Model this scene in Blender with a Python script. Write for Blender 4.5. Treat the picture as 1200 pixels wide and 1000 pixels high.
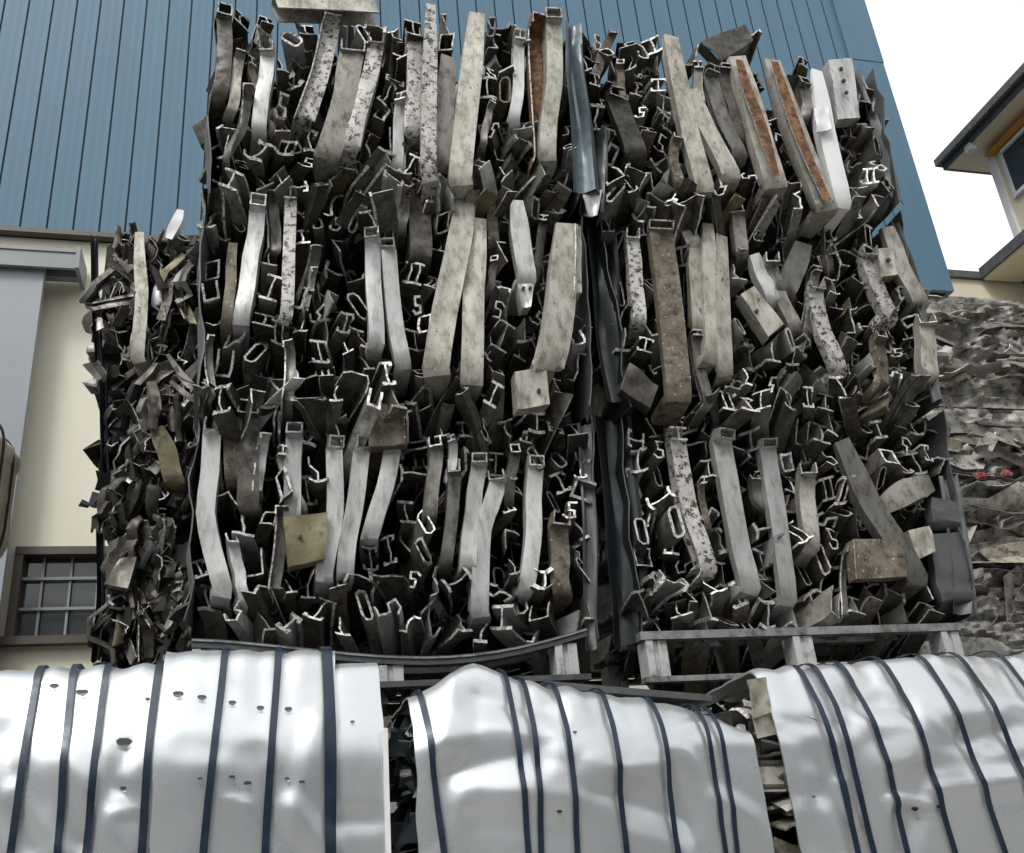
import bpy, math, random
from mathutils import Vector, noise, Matrix
S = bpy.context.scene
for o in list(bpy.data.objects): bpy.data.objects.remove(o)
rnd = random.Random(7)
R = math.radians
# ---------------------------------------------------------------- camera
FPX = 1165.0
HEAD, PITCH, ROLL = R(15.4), R(24.4), R(5.1)
CAM = Vector((0, 0, 1.45))
F = Vector((math.sin(HEAD)*math.cos(PITCH), math.cos(HEAD)*math.cos(PITCH), math.sin(PITCH)))
R0 = Vector((math.cos(HEAD), -math.sin(HEAD), 0))
U0 = R0.cross(F)
RT = math.cos(ROLL)*R0 - math.sin(ROLL)*U0
UP = math.sin(ROLL)*R0 + math.cos(ROLL)*U0
cd = bpy.data.cameras.new('camera'); cam = bpy.data.objects.new('camera', cd)
S.collection.objects.link(cam)
m = Matrix((RT, UP, -F)).transposed().to_4x4(); m.translation = CAM
cam.matrix_world = m
cd.sensor_width = 36; cd.sensor_fit = 'HORIZONTAL'; cd.lens = FPX/1200*36
cd.clip_start = .05; cd.clip_end = 3000
S.camera = cam
# ---------------------------------------------------------------- sky, sun, exposure
SUN_EL, SUN_AZ = R(52), R(215)         # azimuth clockwise from +Y: behind the camera, to the left
W = bpy.data.worlds.new('World'); S.world = W; W.use_nodes = True
nt = W.node_tree; nt.nodes.clear()
sk = nt.nodes.new('ShaderNodeTexSky'); sk.sky_type = 'NISHITA'; sk.sun_disc = False
sk.sun_elevation = SUN_EL; sk.sun_rotation = SUN_AZ
sk.air_density = 1.0; sk.dust_density = 6.0; sk.ozone_density = 1.0
hs = nt.nodes.new('ShaderNodeHueSaturation'); hs.inputs['Saturation'].default_value = .15
bg = nt.nodes.new('ShaderNodeBackground'); bg.inputs['Strength'].default_value = .15
ow = nt.nodes.new('ShaderNodeOutputWorld')
cl = nt.nodes.new('ShaderNodeMix'); cl.data_type = 'RGBA'; cl.inputs[0].default_value = .75; cl.inputs[7].default_value = (3.8, 3.86, 3.95, 1)   # even cloud cover
nt.links.new(sk.outputs[0], hs.inputs['Color']); nt.links.new(hs.outputs[0], cl.inputs[6]); nt.links.new(cl.outputs[2], bg.inputs[0]); nt.links.new(bg.outputs[0], ow.inputs[0])
sl = bpy.data.lights.new('sun', 'SUN'); sl.energy = .8; sl.angle = R(14); sl.color = (1, .97, .92)
so = bpy.data.objects.new('sun', sl); S.collection.objects.link(so)
sd = Vector((math.sin(SUN_AZ)*math.cos(SUN_EL), math.cos(SUN_AZ)*math.cos(SUN_EL), math.sin(SUN_EL)))
so.rotation_euler = sd.to_track_quat('Z', 'Y').to_euler()
S.view_settings.view_transform = 'Standard'; S.view_settings.look = 'None'
S.view_settings.exposure = 1.2; S.view_settings.gamma = 1
S.render.engine = 'CYCLES'

# ---------------------------------------------------------------- helpers
def P(x, y, Y=None, X=None, Z=None):
    """where the sight line through a photo point meets a real plane of the yard"""
    d = F*FPX + RT*(x-600) + UP*(500-y)
    t = Y/d.y if Y is not None else (X/d.x if X is not None else (Z-CAM.z)/d.z)
    return CAM + d*t
WO = {}
def link(o, parent=None):
    S.collection.objects.link(o)
    if parent: o.parent = parent
    return o
def thing(name, label, cat, loc, group=None):
    o = link(bpy.data.objects.new(name, None)); o.location = loc; WO[o] = Vector(loc)
    o.empty_display_size = .1
    o['label'] = label; o['category'] = cat
    if group: o['group'] = group
    return o
def part(name, verts, faces, mats, parent=None, mi=None, smooth=True, sharp=None):
    vs = [Vector(v) for v in verts]
    c = sum(vs, Vector())/len(vs)
    me = bpy.data.meshes.new(name); me.from_pydata([v-c for v in vs], [], faces)
    for mt in (mats if isinstance(mats, (list, tuple)) else [mats]): me.materials.append(mt)
    if mi: me.polygons.foreach_set('material_index', mi)
    me.polygons.foreach_set('use_smooth', [smooth]*len(me.polygons))
    if smooth: me.set_sharp_from_angle(angle=R(sharp or 38))
    o = bpy.data.objects.new(name, me); WO[o] = c
    link(o, parent); o.location = c - (WO[parent] if parent else Vector())
    return o
def tag(o, label=None, cat=None, group=None, kind=None):
    for k, v in (('label', label), ('category', cat), ('group', group), ('kind', kind)):
        if v: o[k] = v
    return o
class MB:
    def __init__(s): s.v = []; s.f = []; s.m = []
    def add(s, v, f, m=0):
        b = len(s.v); s.v += [Vector(x) for x in v]; s.f += [tuple(b+i for i in q) for q in f]
        s.m += [m]*len(f) if isinstance(m, int) else m
    def box(s, a, b, m=0, M=None):
        x0, y0, z0 = a; x1, y1, z1 = b
        v = [Vector(q) for q in ((x0,y0,z0),(x1,y0,z0),(x1,y1,z0),(x0,y1,z0),(x0,y0,z1),(x1,y0,z1),(x1,y1,z1),(x0,y1,z1))]
        if M: v = [M @ q for q in v]
        s.add(v, [(0,3,2,1),(4,5,6,7),(0,1,5,4),(1,2,6,5),(2,3,7,6),(3,0,4,7)], m)
    def prism(s, pts, d, m=0):
        """polygon pts pushed along vector d"""
        n = len(pts); d = Vector(d)
        v = [Vector(p) for p in pts] + [Vector(p)+d for p in pts]
        s.add(v, [tuple(range(n))[::-1], tuple(range(n, 2*n))] + [(i, (i+1) % n, (i+1) % n+n, i+n) for i in range(n)], m)
    def build(s, name, mats, parent=None, smooth=False, sharp=None):
        return part(name, s.v, s.f, mats, parent, s.m, smooth, sharp)

# ---------------------------------------------------------------- materials
def nodes(name):
    mt = bpy.data.materials.new(name); mt.use_nodes = True
    n = mt.node_tree.nodes; l = mt.node_tree.links
    return mt, n, l, n['Principled BSDF']
def coords(n, l, scale=1, stretch=(1, 1, 1), rand=True):
    tc = n.new('ShaderNodeTexCoord'); mp = n.new('ShaderNodeMapping')
    mp.inputs['Scale'].default_value = tuple(scale*s for s in stretch)
    l.new(tc.outputs['Object'], mp.inputs[0])
    if rand:
        oi = n.new('ShaderNodeObjectInfo'); mu = n.new('ShaderNodeMath'); mu.operation = 'MULTIPLY'; mu.inputs[1].default_value = 37
        l.new(oi.outputs['Random'], mu.inputs[0]); l.new(mu.outputs[0], mp.inputs['Location'])
    return mp.outputs[0]
def noi(n, l, vec, scale, detail=5, rough=.6):
    t = n.new('ShaderNodeTexNoise'); t.inputs['Scale'].default_value = scale
    t.inputs['Detail'].default_value = detail; t.inputs['Roughness'].default_value = rough
    l.new(vec, t.inputs['Vector']); return t.outputs['Fac']
def ramp(n, l, fac, a, b, ca=(0,0,0,1), cb=(1,1,1,1)):
    r = n.new('ShaderNodeValToRGB'); r.color_ramp.elements[0].position = a; r.color_ramp.elements[1].position = b
    r.color_ramp.elements[0].color = ca; r.color_ramp.elements[1].color = cb
    l.new(fac, r.inputs[0]); return r.outputs[0]
def mix(n, l, fac, a, b, mode='MIX'):
    x = n.new('ShaderNodeMix'); x.data_type = 'RGBA'; x.blend_type = mode
    for s, v in ((0, fac), (6, a), (7, b)):
        if isinstance(v, (int, float)): x.inputs[s].default_value = v
        elif isinstance(v, tuple): x.inputs[s].default_value = (*v[:3], 1)
        else: l.new(v, x.inputs[s])
    return x.outputs[2]
def bump(n, l, b, h, strength=.3, dist=.005):
    bp = n.new('ShaderNodeBump'); bp.inputs['Strength'].default_value = strength; bp.inputs['Distance'].default_value = dist
    l.new(h, bp.inputs['Height']); l.new(bp.outputs[0], b.inputs['Normal'])
def metal(name, c1, c2, met=.6, ro=.45, grime=(.06, .055, .045), gamt=(.5, .68), spots=None, vary=.35, bs=.25, sc=9, stretch=(1,1,1)):
    mt, n, l, b = nodes(name)
    v = coords(n, l, 1, stretch)
    a = noi(n, l, v, sc, 6, .65); col = mix(n, l, ramp(n, l, a, .35, .65), c1, c2)
    g = noi(n, l, v, sc*2.3, 8, .7); gm = ramp(n, l, g, *gamt); col = mix(n, l, gm, col, grime)
    if spots:
        s_ = noi(n, l, v, spots[1], 4, .75); sm = ramp(n, l, s_, spots[2], spots[2]+.04); col = mix(n, l, sm, col, spots[0])
    oi = n.new('ShaderNodeObjectInfo'); mr = n.new('ShaderNodeMapRange')
    mr.inputs['To Min'].default_value = 1-vary; mr.inputs['To Max'].default_value = 1+vary*.4
    l.new(oi.outputs['Random'], mr.inputs[0])
    cc = n.new('ShaderNodeCombineColor')
    for i in range(3): l.new(mr.outputs[0], cc.inputs[i])
    col = mix(n, l, 1.0, col, cc.outputs[0], 'MULTIPLY')
    l.new(col, b.inputs['Base Color']); b.inputs['Metallic'].default_value = met
    l.new(ramp(n, l, g, .3, .75, (ro*.8,)*3+(1,), (min(1, ro*1.7),)*3+(1,)), b.inputs['Roughness'])
    bump(n, l, b, g, bs, .004)
    return mt
M = {}
M['cut']   = metal('lit_cut_metal', (.42,.42,.41), (.7,.7,.68), .3, .45, (.12,.11,.095), (.46,.6), vary=.6, sc=24)  # bare cut ends, with the light caught on their edges painted in
M['dark']  = metal('grimy_aluminium', (.058,.053,.044), (.125,.118,.1), .45, .45, (.022,.018,.012), (.42,.66), vary=.6)
M['mid']   = metal('dull_aluminium', (.145,.139,.122), (.24,.232,.208), .5, .42, (.05,.042,.028), (.48,.68), vary=.5, stretch=(1.2,1.2,.6))
M['clean'] = metal('clean_aluminium', (.37,.375,.37), (.48,.48,.47), .45, .4, (.16,.145,.12), (.48,.76), vary=.25, bs=.1, stretch=(1.6,1.6,.5))
M['warm']  = metal('weathered_aluminium', (.31,.3,.255), (.44,.43,.385), .45, .48, (.13,.11,.075), (.46,.74), spots=((.09,.075,.055), 38, .62), vary=.15, stretch=(1.2,1.2,.6))
M['spot']  = metal('spotted_aluminium', (.36,.35,.325), (.5,.49,.47), .3, .5, (.12,.1,.075), (.52,.72), spots=((.05,.042,.034), 42, .53), vary=.15)
M['brown'] = metal('brown_stained_metal', (.1,.082,.06), (.17,.15,.115), .3, .6, (.045,.03,.018), (.48,.66), spots=((.5,.46,.4), 60, .62), vary=.2)
M['rust']  = metal('rusty_steel', (.13,.055,.018), (.24,.125,.05), .1, .8, (.06,.03,.016), (.46,.58), vary=.1, sc=14)
M['white'] = metal('white_painted_metal', (.6,.61,.61), (.68,.68,.68), .0, .35, (.5,.47,.4), (.66,.85), vary=.05, bs=.05)
M['blued'] = metal('shaded_blue_sheet', (.007,.01,.0115), (.015,.021,.024), .3, .4, (.004,.005,.006), (.5,.7), vary=.15, sc=4, bs=.12)  # blue sheet with the shade of the gap between stacks painted in
M['bluel'] = metal('blue_grey_sheet', (.035,.05,.06), (.075,.105,.12), .4, .35, (.03,.04,.045), (.5,.7), vary=.1, sc=5)
M['core']  = metal('shaded_core_metal', (.012,.012,.011), (.03,.029,.026), .2, .7, (.006,.006,.005), (.4,.6), vary=.2, sc=14, bs=.6)  # packed scrap, near black to paint in the shade between the ends
M['side']  = metal('grey_side_sheet', (.075,.08,.083), (.115,.12,.123), .4, .45, (.035,.035,.035), (.55,.78), vary=.15, sc=5, bs=.1)
M['olive'] = metal('yellowed_sheet', (.12,.105,.055), (.18,.16,.09), .3, .5, (.05,.045,.025), (.5,.7), vary=.2)
M['redp']  = metal('red_painted_scrap', (.28,.03,.03), (.33,.05,.045), 0, .5, (.1,.04,.03), (.5,.7), vary=.2)
M['press'] = metal('pressed_foil', (.24,.235,.215), (.4,.39,.36), .35, .5, (.06,.054,.045), (.46,.66), vary=.4, sc=7, bs=.7)
M['cream_scrap'] = metal('pale_folded_scrap', (.3,.28,.22), (.42,.4,.33), .2, .55, (.1,.085,.06), (.48,.66), vary=.4, sc=9, bs=.4)
M['pallet'] = metal('grey_pallet_metal', (.17,.175,.175), (.26,.265,.265), .3, .5, (.05,.047,.04), (.47,.68), vary=.05, sc=6)
M['leg'] = metal('pale_pallet_leg', (.36,.365,.365), (.46,.465,.46), .2, .5, (.13,.12,.1), (.5,.7), vary=.05, sc=6)
M['palletd'] = metal('dark_pallet_beam', (.045,.05,.055), (.08,.085,.09), .4, .45, (.02,.02,.02), (.5,.75), vary=.05, sc=6)
M['sheet'] = metal('galvanised_wrap_sheet', (.47,.495,.51), (.54,.56,.575), .66, .26, (.4,.41,.4), (.5,.9), vary=.03, sc=1.4, bs=.0)
M['strap'] = metal('blue_steel_strap', (.006,.014,.029), (.01,.023,.044), .2, .3, (.008,.014,.022), (.55,.8), vary=.1, sc=10, bs=.05)
def plain(name, c1, c2, sc=3, ro=.7, met=0, bs=.1, stretch=(1,1,1), dist=.004):
    mt, n, l, b = nodes(name); v = coords(n, l, 1, stretch, False)
    a = noi(n, l, v, sc, 8, .62); l.new(mix(n, l, ramp(n, l, a, .32, .68), c1, c2), b.inputs['Base Color'])
    b.inputs['Roughness'].default_value = ro; b.inputs['Metallic'].default_value = met
    bump(n, l, b, a, bs, dist); return mt
M['blue']  = plain('blue_cladding_paint', (.068,.132,.19), (.078,.147,.208), 1.6, .5, 0, .03, (3, 1, .35))
M['blue'].node_tree.nodes['Principled BSDF'].inputs['Specular IOR Level'].default_value = .2
M['groove'] = plain('cladding_joint', (.026,.054,.08), (.03,.06,.088), 2, .6)
M['cream'] = plain('cream_panel_paint', (.57,.55,.44), (.64,.62,.51), 1.2, .7, 0, .05, (4, 1, .5))
M['door']  = plain('grey_door_paint', (.2,.22,.245), (.235,.255,.28), 1, .5)
M['frame'] = plain('dark_window_frame', (.045,.035,.03), (.07,.055,.045), 5, .5)
M['bar']   = plain('grey_glazing_bar', (.16,.175,.18), (.2,.215,.215), 5, .5)
M['wood']  = plain('dark_brown_trim', (.06,.045,.035), (.1,.075,.055), 5, .6)
M['wall2'] = plain('house_cream_render', (.56,.5,.37), (.64,.58,.45), 2, .8)
M['soffit'] = plain('tan_soffit', (.6,.54,.42), (.66,.6,.48), 2, .8)
M['tile']  = plain('grey_roof_tile', (.06,.065,.07), (.11,.115,.12), 12, .7, 0, .5)
M['yellow'] = plain('orange_yellow_canvas', (.5,.22,.015), (.55,.26,.025), 6, .7)
M['ground'] = plain('stained_concrete', (.17,.165,.155), (.26,.25,.235), .9, .85, 0, .3)
M['yard']  = plain('reflector_building_wall', (.2,.215,.225), (.26,.275,.285), .6, .8)  # grey for the added building that the wraps reflect
M['wire']  = plain('dark_baling_wire', (.04,.035,.03), (.06,.05,.04), 8, .5, .6)
M['beige'] = plain('beige_pressed_board', (.5,.42,.32), (.64,.56,.45), 7, .8, 0, .6, dist=.02)
mt, n, l, b = nodes('window_glass'); b.inputs['Base Color'].default_value = (.035,.04,.042,1); b.inputs['Roughness'].default_value = .08
b.inputs['Specular IOR Level'].default_value = .6; M['glass'] = mt
mt, n, l, b = nodes('torn_metal_hole'); b.inputs['Base Color'].default_value = (.04,.038,.035,1); b.inputs['Roughness'].default_value = .6; b.inputs['Metallic'].default_value = .4; M['hole'] = mt

# ---------------------------------------------------------------- profile sections (list of ribbons: pts, closed, thickness)
def seg(pts, n=3):
    out = []
    for a, b in zip(pts, pts[1:]):
        for k in range(n): out.append((a[0]+(b[0]-a[0])*k/n, a[1]+(b[1]-a[1])*k/n))
    out.append(pts[-1]); return out
def ribbon(pts, t, closed=False):
    """mitred offsets of a centre line -> two rails"""
    n = len(pts); L = []; Rr = []
    for i, p in enumerate(pts):
        a = pts[i-1] if (i or closed) else None; c = pts[(i+1) % n] if (i < n-1 or closed) else None
        def nm(u, v):
            dx, dy = v[0]-u[0], v[1]-u[1]; q = math.hypot(dx, dy) or 1; return (-dy/q, dx/q)
        if a is None: nx, ny = nm(p, c); k = 1
        elif c is None: nx, ny = nm(a, p); k = 1
        else:
            n1, n2 = nm(a, p), nm(p, c); nx, ny = n1[0]+n2[0], n1[1]+n2[1]; q = math.hypot(nx, ny) or 1
            nx, ny = nx/q, ny/q; k = min(1.8, 1/max(.45, nx*n1[0]+ny*n1[1]))
        L.append((p[0]+nx*t/2*k, p[1]+ny*t/2*k)); Rr.append((p[0]-nx*t/2*k, p[1]-ny*t/2*k))
    return L, Rr, closed
def section(kind, w, h, t):
    x, y = w/2, h/2; g = t*.55
    if kind == 'i_beam': rb = [([(-x, y), (x, y)], 0), ([(-x, -y), (x, -y)], 0), ([(0, y-g), (0, -y+g)], 0)]
    elif kind == 'lipped': rb = [([(-x, y-.012), (-x, y), (x*.7, y), (x*.7, y-.014)], 0), ([(-x, -y), (x*.8, -y), (x*.8, -y+.016)], 0), ([(-x*.1, y-g), (-x*.1, -y+g)], 0)]
    elif kind == 'zed': rb = [([(-x, y), (x*.1, y), (0, -y), (x, -y)], 0)]
    elif kind == 'zed2': rb = [([(-x, y-.014), (-x, y), (x*.2, y), (x*.1, -y), (x, -y), (x, -y+.014)], 0)]
    elif kind == 'channel': rb = [([(-x, -y), (-x, y), (x, y), (x, -y)], 0)]
    elif kind == 'angle': rb = [([(-x, y), (-x, -y), (x, -y)], 0)]
    elif kind == 'tube': rb = [([(-x, -y), (-x, y), (x, y), (x, -y)], 1)]
    elif kind == 'slot': # flattened round-ended tube
        r = x; rb = [([(-r, -y+r), (-r, y-r), (-r*.5, y-r*.2), (r*.5, y-r*.2), (r, y-r), (r, -y+r), (r*.5, -y+r*.2), (-r*.5, -y+r*.2)], 1)]
    elif kind == 'twin': rb = [([(-x, y), (x, y)], 0), ([(-x, -y), (x, -y)], 0), ([(-x*.45, y-g), (-x*.45, -y+g)], 0), ([(x*.45, y-g), (x*.45, -y+g)], 0)]
    elif kind == 'tee': rb = [([(-x, y), (x, y)], 0), ([(0, y-g), (0, -y)], 0)]
    elif kind == 'hook': rb = [([(-x, y*.4), (-x*.6, y), (x*.3, y), (x*.5, y*.2), (-x*.2, 0), (0, -y), (x, -y*.8)], 0)]
    elif kind == 'flat': rb = [([(-x, 0), (x, 0)], 0)]
    elif kind == 'round':
        rb = [([(x*math.cos(a*math.pi/5), x*math.sin(a*math.pi/5)) for a in range(10)], 1)]
    out = []
    for k_, (pts, cl) in enumerate(rb):
        tt = t*(1.35 if (len(rb) > 1 and k_ < (1 if kind == 'tee' else 2)) else .8 if len(rb) > 1 else 1)
        if kind not in ('round', 'slot'): pts = seg(pts + ([pts[0]] if cl else []), 3); pts = pts[:-1] if cl else pts
        out.append(ribbon(pts, tt, bool(cl)))
    return out
def distort(sec, amt, rot, rg):
    """crush a section: bend its walls, then turn it"""
    a1, a2, b1, b2 = (rg.uniform(0, 6.3) for _ in range(4)); k = rg.uniform(25, 55); sh = rg.uniform(-.35, .35)*amt/.012
    c, s = math.cos(rot), math.sin(rot); out = []
    for L, Rr, cl in sec:
        q = []
        for rail in (L, Rr):
            r2 = []
            for x, y in rail:
                X = x + amt*math.sin(k*y+a1) + amt*.4*math.sin(2.3*k*y+b1) + sh*y; Y = y + amt*math.sin(k*x+a2) + amt*.4*math.sin(2.1*k*x+b2)
                r2.append((X*c-Y*s, X*s+Y*c))
            q.append(r2)
        out.append((q[0], q[1], cl))
    return out
def smooth_path(pts, n=3):
    pts = [Vector(p) for p in pts]; out = []
    q = [pts[0]*2-pts[1]] + pts + [pts[-1]*2-pts[-2]]
    for i in range(1, len(q)-2):
        for k in range(n):
            t = k/n; a, b, c, d = q[i-1], q[i], q[i+1], q[i+2]
            out.append(.5*((2*b)+(c-a)*t+(2*a-5*b+4*c-d)*t*t+(3*b-a-3*c+d)*t**3))
    out.append(pts[-1]); return out
def sweep(mb, sec, path, ref=Vector((1, 0, 0)), wob=0.0, cut=.2, squash=None, rg=rnd, m=(0, 1), twist=0, crimp=0):
    """sec swept along path; N points to the viewer when the path runs down"""
    n = len(path); ph = [rg.uniform(0, 6.3) for _ in range(4)]
    cx, cy = rg.uniform(-cut, cut), rg.uniform(-cut, cut)
    frames = []
    for i, p in enumerate(path):
        T = (path[min(i+1, n-1)] - path[max(i-1, 0)]).normalized()
        N = T.cross(ref).normalized(); Sd = N.cross(T).normalized()
        if twist:
            a = twist*i/(n-1); N, Sd = N*math.cos(a)+Sd*math.sin(a), Sd*math.cos(a)-N*math.sin(a)
        frames.append((p, T, N, Sd))
    for L, Rr, cl in sec:
        k = len(L); base = len(mb.v)
        for i, (p, T, N, Sd) in enumerate(frames):
            e = (cx, cy) if i == 0 else ((-cx, cy) if i == n-1 else (0, 0))
            f = i/(n-1); s1 = 1
            xs = 1
            if crimp:
                q_ = max(0, 1-min(i, n-1-i)/2.5); xs = 1-.38*q_*crimp; s1 = 1-.75*q_*crimp
            if squash: s1 = 1-squash*math.sin(min(1, f*1.3)*math.pi)
            for rail in (L, Rr):
                for x, y in rail:
                    X, Y = x*xs, y*s1
                    if wob:
                        X += wob*math.sin(f*7+ph[0]+y*30)*f**.4; Y += wob*math.sin(f*9+ph[1]+x*30)*f**.4
                    mb.v.append(p + Sd*X + N*Y + T*(e[0]*x+e[1]*y))
        st = 2*k; fs = []; ms = []
        lim = k if cl else k-1
        for i in range(n-1):
            for j in range(lim):
                j2 = (j+1) % k; a = base+i*st; b_ = a+st
                fs.append((a+j, a+j2, b_+j2, b_+j)); fs.append((a+k+j2, a+k+j, b_+k+j, b_+k+j2)); ms += [m[0], m[0]]
            if not cl:
                a = base+i*st; b_ = a+st
                fs.append((a+k, a, b_, b_+k)); fs.append((a+k-1, a+2*k-1, b_+2*k-1, b_+k-1)); ms += [m[1], m[1]]
        for i, fl in ((0, 1), (n-1, 0)):
            a = base+i*st
            for j in range(lim):
                j2 = (j+1) % k; q = (a+j, a+k+j, a+k+j2, a+j2)
                fs.append(q if fl else q[::-1]); ms.append(m[1])
        mb.f += fs; mb.m += ms

KIND_NAME = dict(i_beam='i_beam_profile', lipped='lipped_profile', zed='zed_profile', zed2='zed_profile', channel='channel_profile', angle='angle_profile',
                 tube='box_tube', slot='flattened_tube', twin='window_profile', tee='tee_profile', hook='hooked_profile', flat='flat_bar', round='round_pipe')
# ---------------------------------------------------------------- bales of aluminium profiles
def segdist(p, a, b):
    dx, dy = b[0]-a[0], b[1]-a[1]; q = dx*dx+dy*dy or 1
    t = max(0, min(1, ((p[0]-a[0])*dx+(p[1]-a[1])*dy)/q)); return math.hypot(p[0]-a[0]-dx*t, p[1]-a[1]-dy*t)
def project(v):
    d = v-CAM; z = d.dot(F); return (600+FPX*d.dot(RT)/z, 500-FPX*d.dot(UP)/z)
def mpp(x, y, Y): return (P(x+1, y, Y)-P(x, y, Y)).length
def strip(root, Yf, pts, w, mat, kind='channel', proud=.015, bend_top=True, bend_bot=True, depth=None, twist=0, name=None, amt=.002):
    """a long profile folded over the front of a bale: its end sticks out at the top, its face hangs down the front"""
    p3 = [P(x, y, Yf-proud) for x, y in pts]; w = w*mpp(*pts[0], Yf)*.88
    d = depth or rnd.uniform(.03, .05); path = []
    if bend_top: path += [p3[0]+Vector((rnd.uniform(-.01, .01), -rnd.uniform(.02, .045), .014)), p3[0]+Vector((0, -.006, .006))]
    q = []
    for a, b in zip(p3, p3[1:]):
        q += [a, a.lerp(b, .5)+Vector((rnd.gauss(0, .003), rnd.gauss(0, .003), 0))]
    q.append(p3[-1])
    path += q if not bend_top else q[1:]
    if bend_bot: path += [p3[-1]+Vector((rnd.uniform(-.02, .02), .05, -.03)), p3[-1]+Vector((rnd.uniform(-.02, .02), .2, -.05))]
    path = smooth_path(path, 2)
    sec = section(kind, w, d, .006)
    sec = [([(x, y-d/2) for x, y in L], [(x, y-d/2) for x, y in Rr], c) for L, Rr, c in sec]
    sec = distort(sec, amt, 0, rnd)
    mb = MB(); sweep(mb, sec, path, cut=.15, wob=.003, twist=twist, crimp=0 if bend_top else rnd.uniform(.4, 1))
    return mb.build(name or KIND_NAME[kind], [mat, M['cut']], root, True)
def plate(root, Yf, corners, mat, th=.008, proud=.03, holes=(), name='bracket_plate', folds=True):
    """a punched plate with folded flanges, standing on the bale's front"""
    cs = [P(x, y, Yf-proud-dy) for x, y, dy in [(c+(0,))[:3] for c in corners]]
    nr = (cs[1]-cs[0]).cross(cs[3]-cs[0]).normalized()
    if nr.y > 0: nr = -nr
    n = 6; v = []; f = []; mi = []; mb = MB()
    def pt(a, b_): return cs[0].lerp(cs[1], a).lerp(cs[3].lerp(cs[2], a), b_) + nr*(.004*math.sin(a*5+b_*3)+noise.noise(Vector((a*2, b_*2, cs[0].x*9)))*.01)
    N = 10
    g = [[pt(i/N, j/N) for i in range(N+1)] for j in range(N+1)]
    for off in (0, 1):
        b0 = len(mb.v); mb.v += [p - nr*th*off for row in g for p in row]
        for j in range(N):
            for i in range(N):
                a = b0+j*(N+1)+i; q = (a, a+1, a+N+2, a+N+1); mb.f.append(q if not off else q[::-1]); mb.m.append(0)
    T = (N+1)**2
    loop = [i for i in range(N+1)] + [j*(N+1)+N for j in range(1, N+1)] + [N*(N+1)+i for i in range(N-1, -1, -1)] + [j*(N+1) for j in range(N-1, 0, -1)]
    for a, b_ in zip(loop, loop[1:]+loop[:1]): mb.f.append((b_, a, a+T, b_+T)); mb.m.append(1)
    if folds:
        for a, b_ in ((0, 3), (1, 2), (3, 2)):
            e0, e1 = cs[a]-nr*th*1.2, cs[b_]-nr*th*1.2; ins = ((sum(cs, Vector())/4)-e0); ins = (ins-nr*ins.dot(nr)).normalized()*th
            mb.prism([e0, e1, e1-nr*.055, e0-nr*.055], ins)
    o = mb.build(name, [mat, M['cut']], root, True)
    for hx, hy, hr in holes:
        c = P(hx, hy, cs[0].y); a = (c-cs[0]); c = c - nr*a.dot(nr) + nr*.012; r = hr*mpp(hx, hy, Yf)
        s1 = nr.orthogonal().normalized(); s2 = nr.cross(s1); hb = MB()
        ring = [c+(s1*math.cos(k*math.pi/6)+s2*math.sin(k*math.pi/6))*r for k in range(12)]
        hb.prism(ring, -nr*.009); hb.build('bolt_hole', M['hole'], o, False)
    return o
WEIGHTS = [('i_beam', 24), ('lipped', 18), ('zed', 5), ('zed2', 0), ('tee', 8), ('channel', 6), ('angle', 8), ('tube', 2), ('slot', 6), ('twin', 3), ('tee', 8), ('hook', 12)]
def body(root, x, y, Yf, mat, kind=None, size=None, rot=None, L=None, rg=rnd, tgt=None, jit=True, amt=None, splay=0):
    kind = kind or rg.choices([k for k, _ in WEIGHTS], [w for _, w in WEIGHTS])[0]
    w, h = size or {'slot': (rg.uniform(.026, .042), rg.uniform(.09, .14)), 'tube': (rg.uniform(.035, .06), rg.uniform(.06, .09)), 'i_beam': (rg.uniform(.055, .085), rg.uniform(.07, .105)),
         'round': (.05, .05), 'hook': (rg.uniform(.045, .07), rg.uniform(.06, .1))}.get(kind, (rg.uniform(.04, .075), rg.uniform(.06, .115)))
    rot = rot if rot is not None else rg.gauss(0, .24) + rg.choice([0, 0, 0, 0, 0, math.pi/2, math.pi])
    if kind == 'slot' and size is None: rot = rg.gauss(-.1, .3)
    t = rg.uniform(.0055, .0105); am = amt if amt is not None else rg.choice([.002, .004, .006, .008, .012])
    sec = distort(section(kind, w, h, t), am, rot, rg)
    p0 = P(x, y, Yf + (rg.uniform(-.05, .08) if jit else 0)); L = L or rg.uniform(.3, .55)
    d = Vector((rg.gauss(0, .16), 1, rg.gauss(-.1, .14))).normalized(); cv = Vector((rg.gauss(0, .08), 0, rg.gauss(-.05, .06)))
    if splay: d = (d+Vector((splay*rg.uniform(.2, 1.1), 0, -rg.uniform(.1, .55)))).normalized(); rot += splay*rg.uniform(.2, .9)
    path = [p0 + d*L*f + cv*f*f for f in (0, .06, .16, .3, .45, .6, .8, 1)]
    mb = tgt or MB(); sweep(mb, sec, path, wob=rg.choice([.002, .005, .009, .014]), cut=.6, rg=rg)
    if tgt is None: return mb.build(KIND_NAME[kind], [mat, M['cut']], root, True)
def pick_mat(rg):
    return M[rg.choices(['dark', 'mid', 'brown', 'clean', 'olive'], [40, 40, 8, 9, 3])[0]]
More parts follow.
